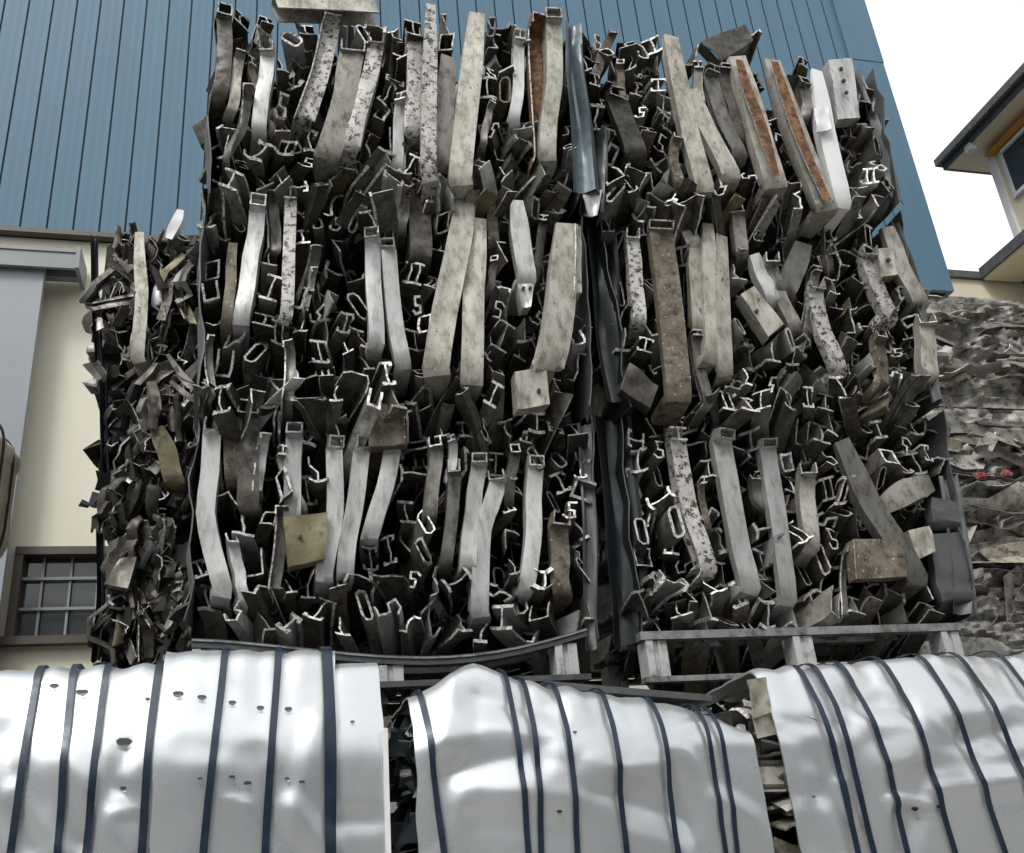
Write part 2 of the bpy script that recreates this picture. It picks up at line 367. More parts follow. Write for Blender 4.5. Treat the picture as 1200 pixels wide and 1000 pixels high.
def profile_bale(label, quad, Yf, strips, plates, extra, seed, group, side_l='side', side_r='side', spacing=.073):
    rg = random.Random(seed)
    q3 = [P(x, y, Yf) for x, y in quad]
    x0 = min(q3[0].x, q3[3].x); x1 = max(q3[1].x, q3[2].x); z0 = min(q3[2].z, q3[3].z); z1 = max(q3[0].z, q3[1].z)
    root = thing('scrap_bale', label, 'scrap bale', ((x0+x1)/2, Yf+.5, z0), group)
    # core far behind the front ends
    lerp = lambda u, v, Y: (lambda a, b_: Vector((a.x+(b_.x-a.x)*u, Y, a.z+(b_.z-a.z)*u)))(q3[0].lerp(q3[3], v), q3[1].lerp(q3[2], v))
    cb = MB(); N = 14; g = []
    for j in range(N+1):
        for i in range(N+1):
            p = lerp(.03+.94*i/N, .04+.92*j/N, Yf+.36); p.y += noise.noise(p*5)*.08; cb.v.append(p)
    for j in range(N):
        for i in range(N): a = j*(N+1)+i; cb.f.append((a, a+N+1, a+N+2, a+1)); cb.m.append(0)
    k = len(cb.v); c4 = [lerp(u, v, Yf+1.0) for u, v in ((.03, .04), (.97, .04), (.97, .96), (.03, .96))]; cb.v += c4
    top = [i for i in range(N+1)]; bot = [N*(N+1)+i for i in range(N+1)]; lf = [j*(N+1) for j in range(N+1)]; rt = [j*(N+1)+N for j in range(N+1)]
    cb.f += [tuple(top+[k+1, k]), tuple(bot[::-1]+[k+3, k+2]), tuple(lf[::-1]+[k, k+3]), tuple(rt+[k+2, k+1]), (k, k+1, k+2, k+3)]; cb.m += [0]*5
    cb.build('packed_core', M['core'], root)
    for st in strips:
        pts, w, mt = st[:3]; kw = st[3] if len(st) > 3 else {}
        strip(root, Yf, pts, w, M[mt], **kw)
    for pl in plates:
        plate(root, Yf, pl[0], M[pl[1]], **(pl[2] if len(pl) > 2 else {}))
    pts = []
    for e in extra:
        x, y, kd, mt = e[:4]; body(root, x, y, Yf, M[mt], kd, rg=rg, **(e[4] if len(e) > 4 else {})); p = P(x, y, Yf); pts.append(p)
    tries = 0; cand = []
    while tries < 6000:
        tries += 1
        u, v = rg.uniform(.012, .985), rg.uniform(.03, .985); p = lerp(u, v, Yf)
        if any((p-o).length < spacing*(1.0 if abs(p.z-o.z) < abs(p.x-o.x) else 1.18) for o in pts): continue
        px = project(p)
        bad = False
        for st in strips:
            for a, b_ in zip(st[0], st[0][1:]):
                if segdist(px, a, b_) < st[1]/2+7: bad = True; break
            if bad: break
        if bad: continue
        for pl in plates:
            xs = [c[0] for c in pl[0]]; ys = [c[1] for c in pl[0]]
            if min(xs)-7 < px[0] < max(xs)+7 and min(ys)-7 < px[1] < max(ys)+7: bad = True
        if bad: continue
        pts.append(p); cand.append(px)
    lim = 100-len(extra); 
    for n_, px in enumerate(cand[:lim]):
        if rg.random() < .1 and px[1] < quad[3][1]-60:     # a thin bar folded down over its neighbours
            ln = rg.uniform(28, 75); dx_ = rg.gauss(.0, .18)*ln+(.1*ln if Yf and px[0] > 720 else -.05*ln)
            strip(root, Yf, [(px[0], px[1]), (px[0]+dx_*.5+rg.gauss(0, 2), px[1]+ln*.5), (px[0]+dx_, px[1]+ln)], rg.uniform(8, 16), M[rg.choice(['mid', 'mid', 'dark', 'brown', 'clean'])], rg.choice(['tube', 'angle', 'channel', 'i_beam']), rg.uniform(-.02, .03), depth=rg.uniform(.02, .035), amt=.005, twist=rg.gauss(0, .3))
        else:
            fr = (px[1]-(quad[0][1]+quad[1][1])/2)/((quad[2][1]+quad[3][1])/2-(quad[0][1]+quad[1][1])/2)
            body(root, px[0], px[1], Yf, pick_mat(rg), rg=rg, splay=((.4 if px[0] < quad[0][0]+70 else -.4 if px[0] > quad[1][0]-50 else rg.choice([-.4, .4])) if fr > .8 else 0))
    st = MB()
    for px in cand[lim:]: body(root, px[0], px[1], Yf, None, rg=rg, tgt=st)
    # second layer, behind the first: fills the gaps, in darker metal that paints in their shade
    for _ in range(70):
        p = lerp(rg.uniform(.03, .97), rg.uniform(.05, .97), Yf+.1); px = project(p)
        body(root, px[0], px[1], Yf+.12, None, rg=rg, tgt=st, L=.3)
    tag(st.build('packed_profiles', [M['dark'], M['mid']], root, True), kind='stuff')
    # side sheets, gently dished
    for side, mt in ((0, side_l), (1, side_r)):
        if not mt: continue
        mb = MB(); A, B_ = 12, 8; u = -.004 if side == 0 else 1.004
        for off in (0, .005):
            for j in range(A+1):
                for i in range(B_+1):
                    p = lerp(u, .01+.98*j/A, Yf-.01+.95*i/B_)
                    d_ = noise.noise(Vector((j*.35, i*.6, seed*3.3+side)))*.035; p.x += (d_+off)*(1 if side else -1)
                    if i == 0: p.y += noise.noise(Vector((j*.8, side, seed)))*.03
                    mb.v.append(p)
        T = (A+1)*(B_+1)
        for j in range(A):
            for i in range(B_):
                a = j*(B_+1)+i; mb.f += [(a, a+1, a+B_+2, a+B_+1), (T+a, T+a+B_+1, T+a+B_+2, T+a+1)]; mb.m += [0, 0]
        lp = [i for i in range(B_+1)] + [j*(B_+1)+B_ for j in range(1, A+1)] + [A*(B_+1)+i for i in range(B_-1, -1, -1)] + [j*(B_+1) for j in range(A-1, 0, -1)]
        for a, b_ in zip(lp, lp[1:]+lp[:1]): mb.f.append((a, b_, b_+T, a+T)); mb.m.append(1)
        mb.build('side_sheet', [M[mt], M['side']], root, True)
    return root

G = 'bales of aluminium profiles stacked on the pallets'
D = dict
tl = profile_bale('top scrap bale of the left profile stack, two long pale bars on its front', [(258,15),(668,30),(680,228),(243,228)], 3.3, [
    ([(313,68),(308,110),(303,150)], 17, 'clean'), ([(388,32),(375,85),(358,135)], 22, 'spot', D(kind='angle')),
    ([(412,66),(405,110),(385,178)], 30, 'mid'), ([(440,58),(428,110),(414,170)], 19, 'spot'),
    ([(485,50),(487,100),(484,152)], 18, 'spot'), ([(505,5),(503,100),(503,203)], 17, 'spot', D(kind='tube', proud=.06, bend_top=False)),
    ([(525,66),(522,120),(516,192)], 22, 'mid', D(bend_top=False)), ([(559,15),(549,110),(540,208)], 25, 'warm', D(kind='tube', proud=.06, bend_top=False)),
    ([(608,55),(608,100),(603,140)], 14, 'clean', D(kind='i_beam')), ([(629,38),(631,100),(637,184)], 20, 'rust', D(kind='angle', proud=.03)),
    ([(648,30),(649,100),(642,180)], 18, 'warm', D(proud=.05, kind='tube')), ([(262,25),(262,70),(258,110)], 18, 'dark', D(kind='tube')),
    ([(281,70),(276,110),(270,130)], 14, 'mid', D(kind='flat', depth=.02))],
    [], [(390,70,'round','mid'),(309,45,'tube','cut',D(rot=0)),(575,30,'hook','mid')], 11, G)
tm = profile_bale('middle scrap bale of the left profile stack, with a punched bracket and wide twisted bar', [(243,230),(680,232),(690,480),(232,478)], 3.4, [
    ([(301,250),(294,300),(283,372)], 19, 'clean', D(kind='tube')), ([(341,240),(339,300),(335,370)], 16, 'spot', D(kind='i_beam')),
    ([(273,285),(270,330),(266,372)], 12, 'brown', D(bend_top=False)), ([(436,285),(438,340),(441,402)], 18, 'clean', D(kind='tube')),
    ([(456,296),(461,360),(472,424)], 18, 'clean', D(kind='tube')), ([(546,236),(536,300),(511,430)], 29, 'warm', D(kind='tube', proud=.07, bend_top=False)),
    ([(562,256),(556,340),(554,442)], 25, 'warm', D(kind='tube', proud=.05, bend_top=False)), ([(606,235),(611,280),(618,328)], 22, 'clean', D(kind='channel', proud=.05, bend_top=False)),
    ([(665,262),(660,340),(646,425)], 33, 'warm', D(proud=.07, twist=.5, bend_top=False)), ([(678,262),(679,300),(679,340)], 12, 'warm', D(proud=.09, bend_top=False, kind='angle')),
    ([(494,215),(492,260),(492,300)], 26, 'dark'), ([(470,238),(468,262)], 18, 'mid')],
    [([(603,436),(640,430),(644,474),(606,480)], 'warm', D(holes=[(631,459,2.4)], proud=.06)), ([(607,333),(626,333),(622,360),(612,360)], 'clean', D(holes=[(613,339,2), (621,339,2)], proud=.05))],
    [(278,262,'slot','dark',D(rot=-.25)),(320,270,'slot','dark',D(rot=-.4)),(372,262,'slot','dark',D(rot=-.2)),(415,262,'slot','mid',D(rot=.2)),(520,262,'tube','dark')], 12, G)
lo = profile_bale('lowest scrap bale of the left profile stack, on the pallet with a sagging rail', [(233,482),(690,486),(697,752),(222,730)], 3.5, [
    ([(248,512),(241,600),(262,690)], 22, 'clean', D(proud=.03)), ([(346,516),(344,560),(342,610)], 20, 'clean', D(kind='tube')),
    ([(391,530),(393,600),(379,672)], 20, 'clean', D(kind='tube')), ([(423,532),(415,600),(405,668)], 20, 'clean', D(kind='tube')),
    ([(462,515),(452,570),(434,625)], 20, 'clean'), ([(562,550),(556,600),(548,662)], 18, 'clean', D(kind='tube')),
    ([(583,568),(566,620),(562,715)], 20, 'clean'), ([(627,552),(625,620),(617,690)], 18, 'clean', D(kind='tube')),
    ([(533,560),(530,600),(524,655)], 14, 'mid'), ([(289,492),(291,540),(290,592)], 26, 'dark', D(kind='tube')),
    ([(272,510),(275,560)], 22, 'brown'), ([(511,530),(508,560),(505,602)], 15, 'mid'),
    ([(655,622),(657,660),(659,692)], 22, 'brown'), ([(332,610),(330,640),(322,690)], 16, 'mid', D(kind='angle'))],
    [([(430,474),(474,472),(476,520),(433,523)], 'brown', D(holes=[(441,488,2.3), (464,488,2.3)], proud=.07)),
     ([(332,606),(384,600),(380,655),(338,664)], 'olive', D(holes=[(352,630,2.5)], proud=.06))],
    [(476,600,'i_beam','mid',D(rot=0)),(498,610,'slot','mid',D(rot=.15)),(655,540,'slot','mid',D(rot=0)),(316,608,'tube','dark',D(rot=0)),(330,570,'slot','dark',D(rot=.5)),(295,660,'channel','mid',D(rot=-.1))], 13, G)
tr = profile_bale('scrap bale at the top of the right stack, with two rust striped bars leaning left', [(674,30),(1022,80),(1050,240),(700,236)], 3.3, [
    ([(786,42),(799,110),(826,216)], 20, 'warm', D(kind='tube', proud=.05, bend_top=False)), ([(808,105),(828,150),(856,202)], 22, 'warm', D(bend_top=False, proud=.03)),
    ([(833,92),(848,140),(868,182)], 18, 'mid', D(kind='i_beam')), ([(864,66),(884,130),(909,212)], 26, 'warm', D(kind='tube', proud=.05, bend_top=False)),
    ([(866,70),(886,130),(910,206)], 13, 'rust', D(kind='flat', proud=.085, bend_top=False, bend_bot=False, depth=.01)), ([(905,70),(932,150),(968,238)], 24, 'warm', D(kind='tube', proud=.05, bend_top=False)),
    ([(908,72),(935,150),(970,234)], 13, 'rust', D(kind='flat', proud=.085, bend_top=False, bend_bot=False, depth=.01)), ([(957,82),(968,150),(988,236)], 19, 'white', D(kind='tube', proud=.045, bend_top=False)),
    ([(724,120),(735,150),(745,178)], 26, 'dark')],
    [([(971,70),(999,68),(1008,138),(982,140)], 'clean', D(holes=[(985,82,2), (988,96,2), (991,110,2)], proud=.05)),
     ([(822,48,0),(874,28,0),(882,48,0),(845,72,0)], 'dark', D(proud=-.03)), ([(953,128),(971,124),(974,152),(957,155)], 'white', D(proud=.075, folds=False))],
    [(1005,155,'tube','mid',D(rot=1.5)),(1020,205,'twin','clean',D(rot=.2)),(1030,195,'hook','clean'),(1012,215,'zed','clean'),(700,50,'hook','clean'),(712,60,'round','mid'),(880,40,'zed','mid')], 14, G, side_l='blued')
mr_ = profile_bale('middle scrap bale of the right stack, with a brown stained bar and a holed plate', [(702,240),(1050,246),(1100,475),(738,480)], 3.4, [
    ([(742,285),(746,330),(750,372)], 15, 'spot'), ([(775,276),(786,360),(797,462)], 28, 'brown', D(proud=.05, kind='tube')),
    ([(793,236),(802,262),(815,290)], 19, 'warm', D(bend_top=False)), ([(815,290),(818,330),(820,382)], 18, 'warm', D(bend_top=False)),
    ([(830,262),(833,340),(835,418)], 18, 'warm', D(proud=.04, kind='tube', bend_top=False)), ([(846,276),(848,350),(850,432)], 16, 'warm', D(proud=.04, kind='tube', bend_top=False)),
    ([(884,298),(895,325),(907,352)], 18, 'clean', D(bend_top=False)), ([(904,315),(916,350),(932,382)], 15, 'mid'),
    ([(1040,266),(1056,310),(1078,352)], 20, 'warm', D(bend_top=False)), ([(955,345),(966,390),(982,432)], 17, 'spot'),
    ([(1018,306),(1030,340),(1044,372)], 18, 'spot'), ([(942,285),(930,320),(920,342)], 24, 'mid', D(bend_top=False)), ([(1085,385),(1088,415),(1090,440)], 18, 'warm')],
    [([(868,345),(884,335),(918,380),(900,395)], 'warm', D(holes=[(886,366,2.2)], proud=.05)), ([(1028,292),(1046,290),(1052,322),(1034,324)], 'warm', D(holes=[(1040,306,2.3)], proud=.05)),
     ([(738,425),(772,452),(762,478),(728,455)], 'dark', D(proud=.04))],
    [(868,285,'slot','mid',D(rot=.2)),(955,300,'slot','mid',D(rot=0)),(867,382,'slot','mid',D(rot=.1)),(1015,255,'tube','dark',D(rot=1.57))], 15, G, side_l='blued')
lr = profile_bale('lowest scrap bale of the right stack, with a long grey bar leaning across it', [(728,488),(1100,480),(1140,725),(752,746)], 3.5, [
    ([(794,522),(808,600),(830,668)], 20, 'spot', D(kind='i_beam')), ([(845,522),(860,600),(880,688)], 22, 'clean', D(proud=.03, kind='tube')),
    ([(900,530),(911,600),(925,702)], 20, 'clean', D(proud=.03, kind='tube')), ([(946,562),(948,600),(951,642)], 18, 'warm'),
    ([(986,516),(1020,590),(1074,678)], 27, 'mid', D(proud=.07, kind='tube', bend_top=False)), ([(1092,566),(1068,574),(1036,592)], 27, 'mid', D(proud=.04, bend_top=False, bend_bot=False, kind='tube')),
    ([(1104,585),(1108,600),(1108,612)], 34, 'side', D(bend_top=False)), ([(1108,625),(1116,670),(1122,700)], 42, 'side', D(bend_top=False, proud=.0))],
    [([(1000,632),(1060,632),(1062,676),(1004,678)], 'brown', D(proud=.09)), ([(1064,622),(1090,616),(1096,646),(1076,656)], 'warm', D(proud=.06))],
    [(742,565,'slot','mid',D(rot=.1)),(770,558,'slot','mid',D(rot=0)),(793,612,'slot','mid',D(rot=.3)),(885,590,'slot','mid',D(rot=.2)),(832,605,'zed2','clean'),(908,645,'zed','clean'),(922,540,'tube','clean',D(rot=.05)),(985,600,'slot','mid',D(rot=.2)),(1010,500,'slot','dark',D(rot=0)),(1042,535,'tube','mid')], 16, G, side_l='blued')
# plate lying on the very top of the left stack
z1 = 5.13
mb = MB(); a = P(322, 8, 3.28); b_ = P(440, 14, 3.28)
sec = distort(section('channel', .075, .1, .008), .002, 0, rnd)
sweep(mb, sec, smooth_path([a, a.lerp(b_, .5)+Vector((0, 0, .004)), b_], 3), ref=Vector((0, 1, 0)))
tag(mb.build('steel_channel', [M['warm'], M['cut']], None, True), 'pale steel channel lying flat across the top of the left stack', 'metal channel')
# blue sheet hanging down between the stacks, and folded sheets in the gap, its shade painted near black
def sheet_strip(name, pts, w, mat, parent, Yf, proud=0, fold=.0, n=10, seed=0):
    p3 = smooth_path([P(x, y, Yf-proud) for x, y in pts], 4); mb = MB(); N = 8; th = .005
    ws = [w[0]+(w[1]-w[0])*i/(len(p3)-1) for i in range(len(p3))] if isinstance(w, tuple) else [w]*len(p3)
    for off in (0, th):
        for i, p in enumerate(p3):
            ww = ws[i]*.0036
            for j in range(N+1):
                s = j/N-.5; dy = fold*math.cos(s*math.pi*2.2+i*.15)+noise.noise(Vector((i*.25, j*.4, seed)))*.02
                mb.v.append(p+Vector((s*ww, dy+off, noise.noise(Vector((j*.7, i*.3, seed+5)))*.012)))
    T = len(p3)*(N+1)
    for i in range(len(p3)-1):
        for j in range(N):
            a = i*(N+1)+j; mb.f += [(a, a+N+1, a+N+2, a+1), (T+a, T+a+1, T+a+N+2, T+a+N+1)]; mb.m += [0, 0]
    lp = [j for j in range(N+1)] + [i*(N+1)+N for i in range(1, len(p3))] + [(len(p3)-1)*(N+1)+j for j in range(N-1, -1, -1)] + [i*(N+1) for i in range(len(p3)-2, 0, -1)]
    for a, b_ in zip(lp, lp[1:]+lp[:1]): mb.f.append((a, b_, b_+T, a+T)); mb.m.append(1)
    return mb.build(name, [mat, M['side']], parent, True)
sheet_strip('hanging_sheet', [(671,28),(673,80),(682,150),(688,225)], (20, 34), M['bluel'], tr, 3.3, .07, .015, seed=1)
sheet_strip('shaded_side_sheet', [(700,150),(698,200),(694,252)], (22, 34), M['blued'], tr, 3.3, .03, .02, seed=2)
plate(tr, 3.3, [(683,228),(706,222),(700,252),(690,254)], M['clean'], proud=.06, folds=False, name='torn_plate')
sheet_strip('shaded_side_sheet', [(700,245),(708,330),(714,400),(728,470)], (36, 34), M['blued'], mr_, 3.4, -.04, .03, seed=3)
sheet_strip('shaded_side_sheet', [(716,490),(728,600),(738,700),(742,755)], (44, 44), M['blued'], lr, 3.5, -.04, .03, seed=4)
sheet_strip('side_sheet', [(684,498),(690,600),(692,700),(694,762)], (17, 15), M['side'], lo, 3.5, .0, .01, seed=5)
sheet_strip('side_sheet', [(1108,560),(1122,640),(1131,720)], (26, 34), M['side'], lr, 3.5, -.02, .02, seed=6)
sheet_strip('side_sheet', [(1048,262),(1072,330),(1086,400),(1098,470)], (12, 14), M['side'], mr_, 3.4, .0, .01, seed=8)
sheet_strip('side_sheet', [(1000,84),(1022,140),(1040,200),(1052,238)], (14, 22), M['side'], tr, 3.3, -.03, .02, seed=9)
# bales under the pallets, hidden behind the wrapped bales: they carry the stacks
def copy_tree(o, loc=None, label=None):
    c = o.copy(); S.collection.objects.link(c)
    if loc: c.location = loc
    if label: c['label'] = label
    for ch in o.children:
        d = ch.copy(); S.collection.objects.link(d); d.parent = c
        for g in ch.children:
            e = g.copy(); S.collection.objects.link(e); e.parent = d
    return c
for src, x in ((lo, .53), (lr, 2.15)):
    for z, nm in ((.02, 'on the ground'), (1.06, 'just under the pallet')):
        copy_tree(src, (x, 4.02, z), 'hidden scrap bale %s carrying the %s stack' % (nm, 'left' if x < 1 else 'right'))

# ---------------------------------------------------------------- pallets under the stacks
def pallet(label, xl, xr, y, zt, posts, sag=0, bottom=None):
    root = thing('pallet', label, 'pallet', ((xl+xr)/2, y+.5, zt-.16), 'metal pallets under the profile stacks')
    def beam(yy, z, h, mat, name='deck_rail', sg=0, dep=.05):
        mb = MB(); n = 16
        for i in range(n):
            a, b_ = i/n, (i+1)/n
            fz = lambda t: z - sg*math.sin(max(0, min(1, t))**1.35*math.pi)
            x0, x1 = xl+(xr-xl)*a, xl+(xr-xl)*b_
            v = [(x0, yy, fz(a)-h), (x1, yy, fz(b_)-h), (x1, yy+dep, fz(b_)-h), (x0, yy+dep, fz(a)-h), (x0, yy, fz(a)), (x1, yy, fz(b_)), (x1, yy+dep, fz(b_)), (x0, yy+dep, fz(a))]
            mb.add(v, [(0,3,2,1),(4,5,6,7),(0,1,5,4),(2,3,7,6)])
        mb.add([(xl, yy, z-h), (xl, yy+dep, z-h), (xl, yy+dep, z), (xl, yy, z)], [(0,1,2,3)][::-1]); mb.add([(xr, yy, z-h), (xr, yy+dep, z-h), (xr, yy+dep, z), (xr, yy, z)], [(0,1,2,3)])
        mb.build(name, mat, root)
    for k in range(6): beam(y+k*.19, zt, .022 if k else .03, M['pallet'] if not sag else M['palletd'], 'deck_rail', sag)
    if sag: beam(y-.006, zt-.004, .006, M['pallet'], 'deck_rail', sag)
    for k in (0, 3, 5):
        beam(y+k*.19+.005, zt-.165, .02, M['pallet'] if not sag else M['palletd'], 'base_rail', 0)
    for px in posts:
        for k in (0, 1, 2):
            mb = MB(); yy = y+.004+k*.45; w = .085; dz_ = sag*math.sin(((px-xl)/(xr-xl))**1.35*math.pi)*(k == 0)+sag*.8*(k > 0)
            # C shaped post: two lips and a web, open to the front
            mb.box((px-w/2, yy, zt-.165), (px-w/2+.028, yy+.09, zt-.032-dz_)); mb.box((px-w/2+.028, yy+.012, zt-.165), (px+w/2-.036, yy+.09, zt-.032-dz_)); mb.box((px+w/2-.036, yy+.006, zt-.165), (px+w/2, yy+.09, zt-.032-dz_))
            mb.build('leg', M['leg'], root)
    return root
xa0, xa1 = P(225, 745, 3.45).x, P(690, 760, 3.45).x
pallet('dark metal pallet with a sagging deck rail under the left stack', xa0, xa1, 3.45, 2.265, [xa0+.045, P(459, 790, 3.45).x, P(666, 780, 3.45).x], sag=.085)
xb0, xb1 = P(752, 755, 3.45).x, P(1128, 745, 3.45).x
pallet('light grey metal pallet with open bays under the right stack', xb0, xb1, 3.45, 2.245, [xb0+.06, P(946, 770, 3.45).x, xb1-.05])

# ---------------------------------------------------------------- crumpled mixed bales behind
def crumple_bale(label, x0, x1, z0, z1, y, mats, seed, n, group, cat='scrap bale', horiz=False, loc=None, sz=(.08, .2), core='core', amp=.09, hi=0):
    rg = random.Random(seed); root = thing('crushed_bale', label, cat, ((x0+x1)/2, y+.4, z0), group)
    mb = MB(); gs_ = .016 if horiz else .035; NX, NZ = int((x1-x0)/gs_)+2, int((z1-z0)/gs_)+2; dep = .8
    # closed lumpy block: front, left, right, top, back, bottom
    def grid(o, u, v, nu, nv):
        b0 = len(mb.v); o, u, v = map(Vector, (o, u, v))
        nn = u.cross(v).normalized()
        for j in range(nv+1):
            for i in range(nu+1):
                a, c = i/nu, j/nv; p = o+u*a+v*c; e = min(1, 6*min(a, 1-a, c, 1-c)+.15)
                q = Vector((p.x*(4 if horiz else 6), p.y*4, p.z*(11 if horiz else 6)))
                d = amp*e*(noise.ridged_multi_fractal(q+Vector((seed,)*3), .9, 2.2, 4, 1, 2)*.5-.6)
                mb.v.append(p+nn*d)
        for j in range(nv):
            for i in range(nu): a = b0+j*(nu+1)+i; mb.f.append((a, a+1, a+nu+2, a+nu+1)); mb.m.append(0)
    h = z1-z0; w = x1-x0
    y0_ = y; dep_ = dep
    if not horiz: y += .12; dep -= .12; x0 += .05
    w = x1-x0
    grid((x0, y, z0), (w, 0, 0), (0, 0, h), NX, NZ); grid((x0, y+dep, z0), (0, -dep, 0), (0, 0, h), 18, NZ); grid((x1, y, z0), (0, dep, 0), (0, 0, h), 18, NZ)
    grid((x0, y, z1), (w, 0, 0), (0, dep, 0), NX, 18); grid((x1, y+dep, z0), (-w, 0, 0), (0, 0, h), 6, 6); grid((x0, y+dep, z0), (w, 0, 0), (0, -dep, 0), 6, 6)
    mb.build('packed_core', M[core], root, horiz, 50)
    if not horiz: y -= .12; x0 -= .05
    for k in range(n):
        mb = MB(); X = rg.uniform(x0+(.05 if horiz else .07), x1-(0 if horiz else .3)); Z = rg.uniform(z0+.03, z1-.01); mt = M[rg.choices([m_ for m_, _ in mats], [w_ for _, w_ in mats])[0]]
        kd = rg.choice(['flat', 'hook', 'angle', 'zed', 'hook', 'channel', 'i_beam', 'zed2', 'lipped', 'tee'])
        w_ = rg.uniform(*sz); hh = rg.uniform(.05, .12)
        if horiz:
            kd = rg.choice(['flat', 'flat', 'flat', 'angle', 'zed']); d = Vector((1, rg.gauss(0, .06), rg.gauss(0, .07))).normalized(); L = rg.uniform(.2, .8); st = Vector((X-L/2, y+rg.uniform(-.04, .05), Z)); ref = Vector((0, rg.gauss(0, .3), 1)) if rg.random() < .75 else Vector((0, 1, rg.gauss(0, .6)))
            hh = rg.uniform(.02, .05)
        else:
            md = rg.random()
            if md < .6: d = Vector((rg.gauss(0, .2), 1, rg.gauss(-.15, .25))).normalized(); L = rg.uniform(.15, .35); st = Vector((X, y-rg.uniform(.0, .06), Z)); ref = Vector((1, 0, rg.gauss(0, .5)))
            else: d = Vector((rg.gauss(0, .16), rg.uniform(-.05, .3), -1)).normalized(); L = rg.uniform(.14, .34); w_ *= .7; hh *= .5; st = Vector((X, y-rg.uniform(.02, .06), min(Z+L/2, z1+.02))); ref = Vector((1, rg.gauss(0, .8), 0))
        sec = distort(section(kd, w_, hh, rg.uniform(.004, .008)), rg.uniform(.004, .014), rg.uniform(-.5, .5), rg)
        bend = Vector((rg.gauss(0, .05), rg.gauss(0, .04), rg.gauss(0, .05))); 
        if horiz: bend.y = abs(bend.y)*.3
        path = [st+d*L*f+bend*math.sin(f*rg.uniform(2, 6)) for f in (0, .15, .3, .45, .6, .8, 1)]
        sweep(mb, sec, path, ref=ref, wob=rg.uniform(.004, .02), cut=.8, rg=rg)
        if not horiz:   # a few thin curled offcuts jammed beside it, part of the same piece's tangle
            pass
        nm = {'flat': 'bent_sheet', 'angle': 'bent_angle', 'zed': 'bent_profile', 'hook': 'bent_profile', 'channel': 'bent_channel', 'i_beam': 'bent_profile', 'slot': 'crushed_tube', 'zed2': 'bent_profile', 'lipped': 'bent_profile', 'tee': 'bent_profile'}[kd]
        mb.build(nm, [mt, M['cut'] if rg.random() < (.35 if horiz else .8) else mt], root, True)
    return root
cm = [('dark', 62), ('mid', 18), ('olive', 1), ('brown', 3), ('blued', 14), ('clean', 2), ('warm', 1)]
GC = 'crushed scrap bales stacked left of the profile stacks'
xc0, xc1 = P(112, 500, 4.6).x, P(250, 500, 4.6).x+.35
zc = [P(100, y, 4.6).z for y in (268, 440, 615, 785)]
c1 = crumple_bale('topmost crushed bale of the narrow left stack, one long pale strip down its front', P(101, 350, 4.6).x, xc1, zc[1], zc[0], 4.6, cm, 21, 100, GC, sz=(.03,.07), amp=.05)
strip(c1, 4.6, [(163,272),(166,340),(160,418)], 15, M['warm'], 'tube', .1, False)
strip(c1, 4.6, [(212,246),(206,262),(198,280)], 12, M['white'], 'channel', .1, False, False)
c2 = crumple_bale('crushed scrap bale halfway up the narrow stack beside the cream wall', P(113, 520, 4.6).x, xc1, zc[2], zc[1]-.01, 4.6, cm, 22, 100, GC, sz=(.03,.07), amp=.05)
strip(c2, 4.6, [(183,500),(196,530),(204,562)], 24, M['olive'], 'channel', .1, False)
for q in ([(196,415),(215,440),(240,452)], [(205,430),(222,452),(242,462)], [(200,446),(222,465),(240,470)]): strip(c2, 4.6, q, 8, M['mid'], 'flat', .12, False, False, depth=.02)
c3 = crumple_bale('lowest visible crushed bale of the narrow left stack, beside the barred window', P(106, 700, 4.6).x, xc1, zc[3], zc[2]-.01, 4.6, cm, 23, 100, GC, sz=(.03,.07), amp=.05)
plate(c3, 4.6, [(140,655),(160,652),(150,690),(122,684)], M['warm'], proud=.12)
for k, (x, y0, y1) in enumerate(((111, 278, 430), (122, 447, 610), (118, 624, 775))):
    sheet_strip('liner_sheet', [(x, y0), (x+1, (y0+y1)/2), (x+6-12*(k == 2), y1)], 10, M['blued'], (c1, c2, c3)[k], 4.6, .02, .02, seed=30+k)
copy_tree(c3, (WO[c3].x, WO[c3].y, WO[c3].z-.84), 'hidden crushed bale under the narrow far left stack, upper'); copy_tree(c3, (WO[c3].x, WO[c3].y, WO[c3].z-1.66), 'hidden crushed bale under the narrow far left stack, on the ground')
GD = 'pressed foil bales stacked at the right edge'
xd0, xd1 = P(1085, 500, 4.6).x-.35, P(1330, 500, 4.6).x
zd = [P(1150, y, 4.6).z for y in (350, 478, 628, 785)]
dm = [('press', 60), ('dark', 8), ('cream_scrap', 18), ('mid', 22), ('redp', 0)]
d1 = crumple_bale('topmost pressed bale at the right edge, below the house eaves', xd0-.1, xd1, zd[1], zd[0], 4.6, dm, 31, 55, GD, horiz=True, core='press', sz=(.05, .2), amp=.17)
d2 = crumple_bale('middle pressed bale at the right edge, with bits of red metal in it', xd0, xd1, zd[2], zd[1]-.01, 4.6, dm, 32, 55, GD, horiz=True, core='press', sz=(.05, .2), amp=.17)
for x, y in ((1150, 555), (1148, 598), (1180, 552)):
    strip(d2, 4.6, [(x-7, y+6), (x, y), (x+7, y+3)], 5, M['redp'], 'flat', .06, False, False, depth=.02, name='red_fragment')
d3 = crumple_bale('lowest pressed bale at the right edge, behind the pallet corner', xd0, xd1, zd[3], zd[2]-.01, 4.6, dm, 33, 55, GD, horiz=True, core='press', sz=(.05, .2), amp=.17)
copy_tree(d3, (WO[d3].x, WO[d3].y, WO[d3].z-.84), 'hidden pressed bale under the right edge stack, upper'); copy_tree(d3, (WO[d3].x, WO[d3].y, WO[d3].z-1.68), 'hidden pressed bale under the right edge stack, on the ground')

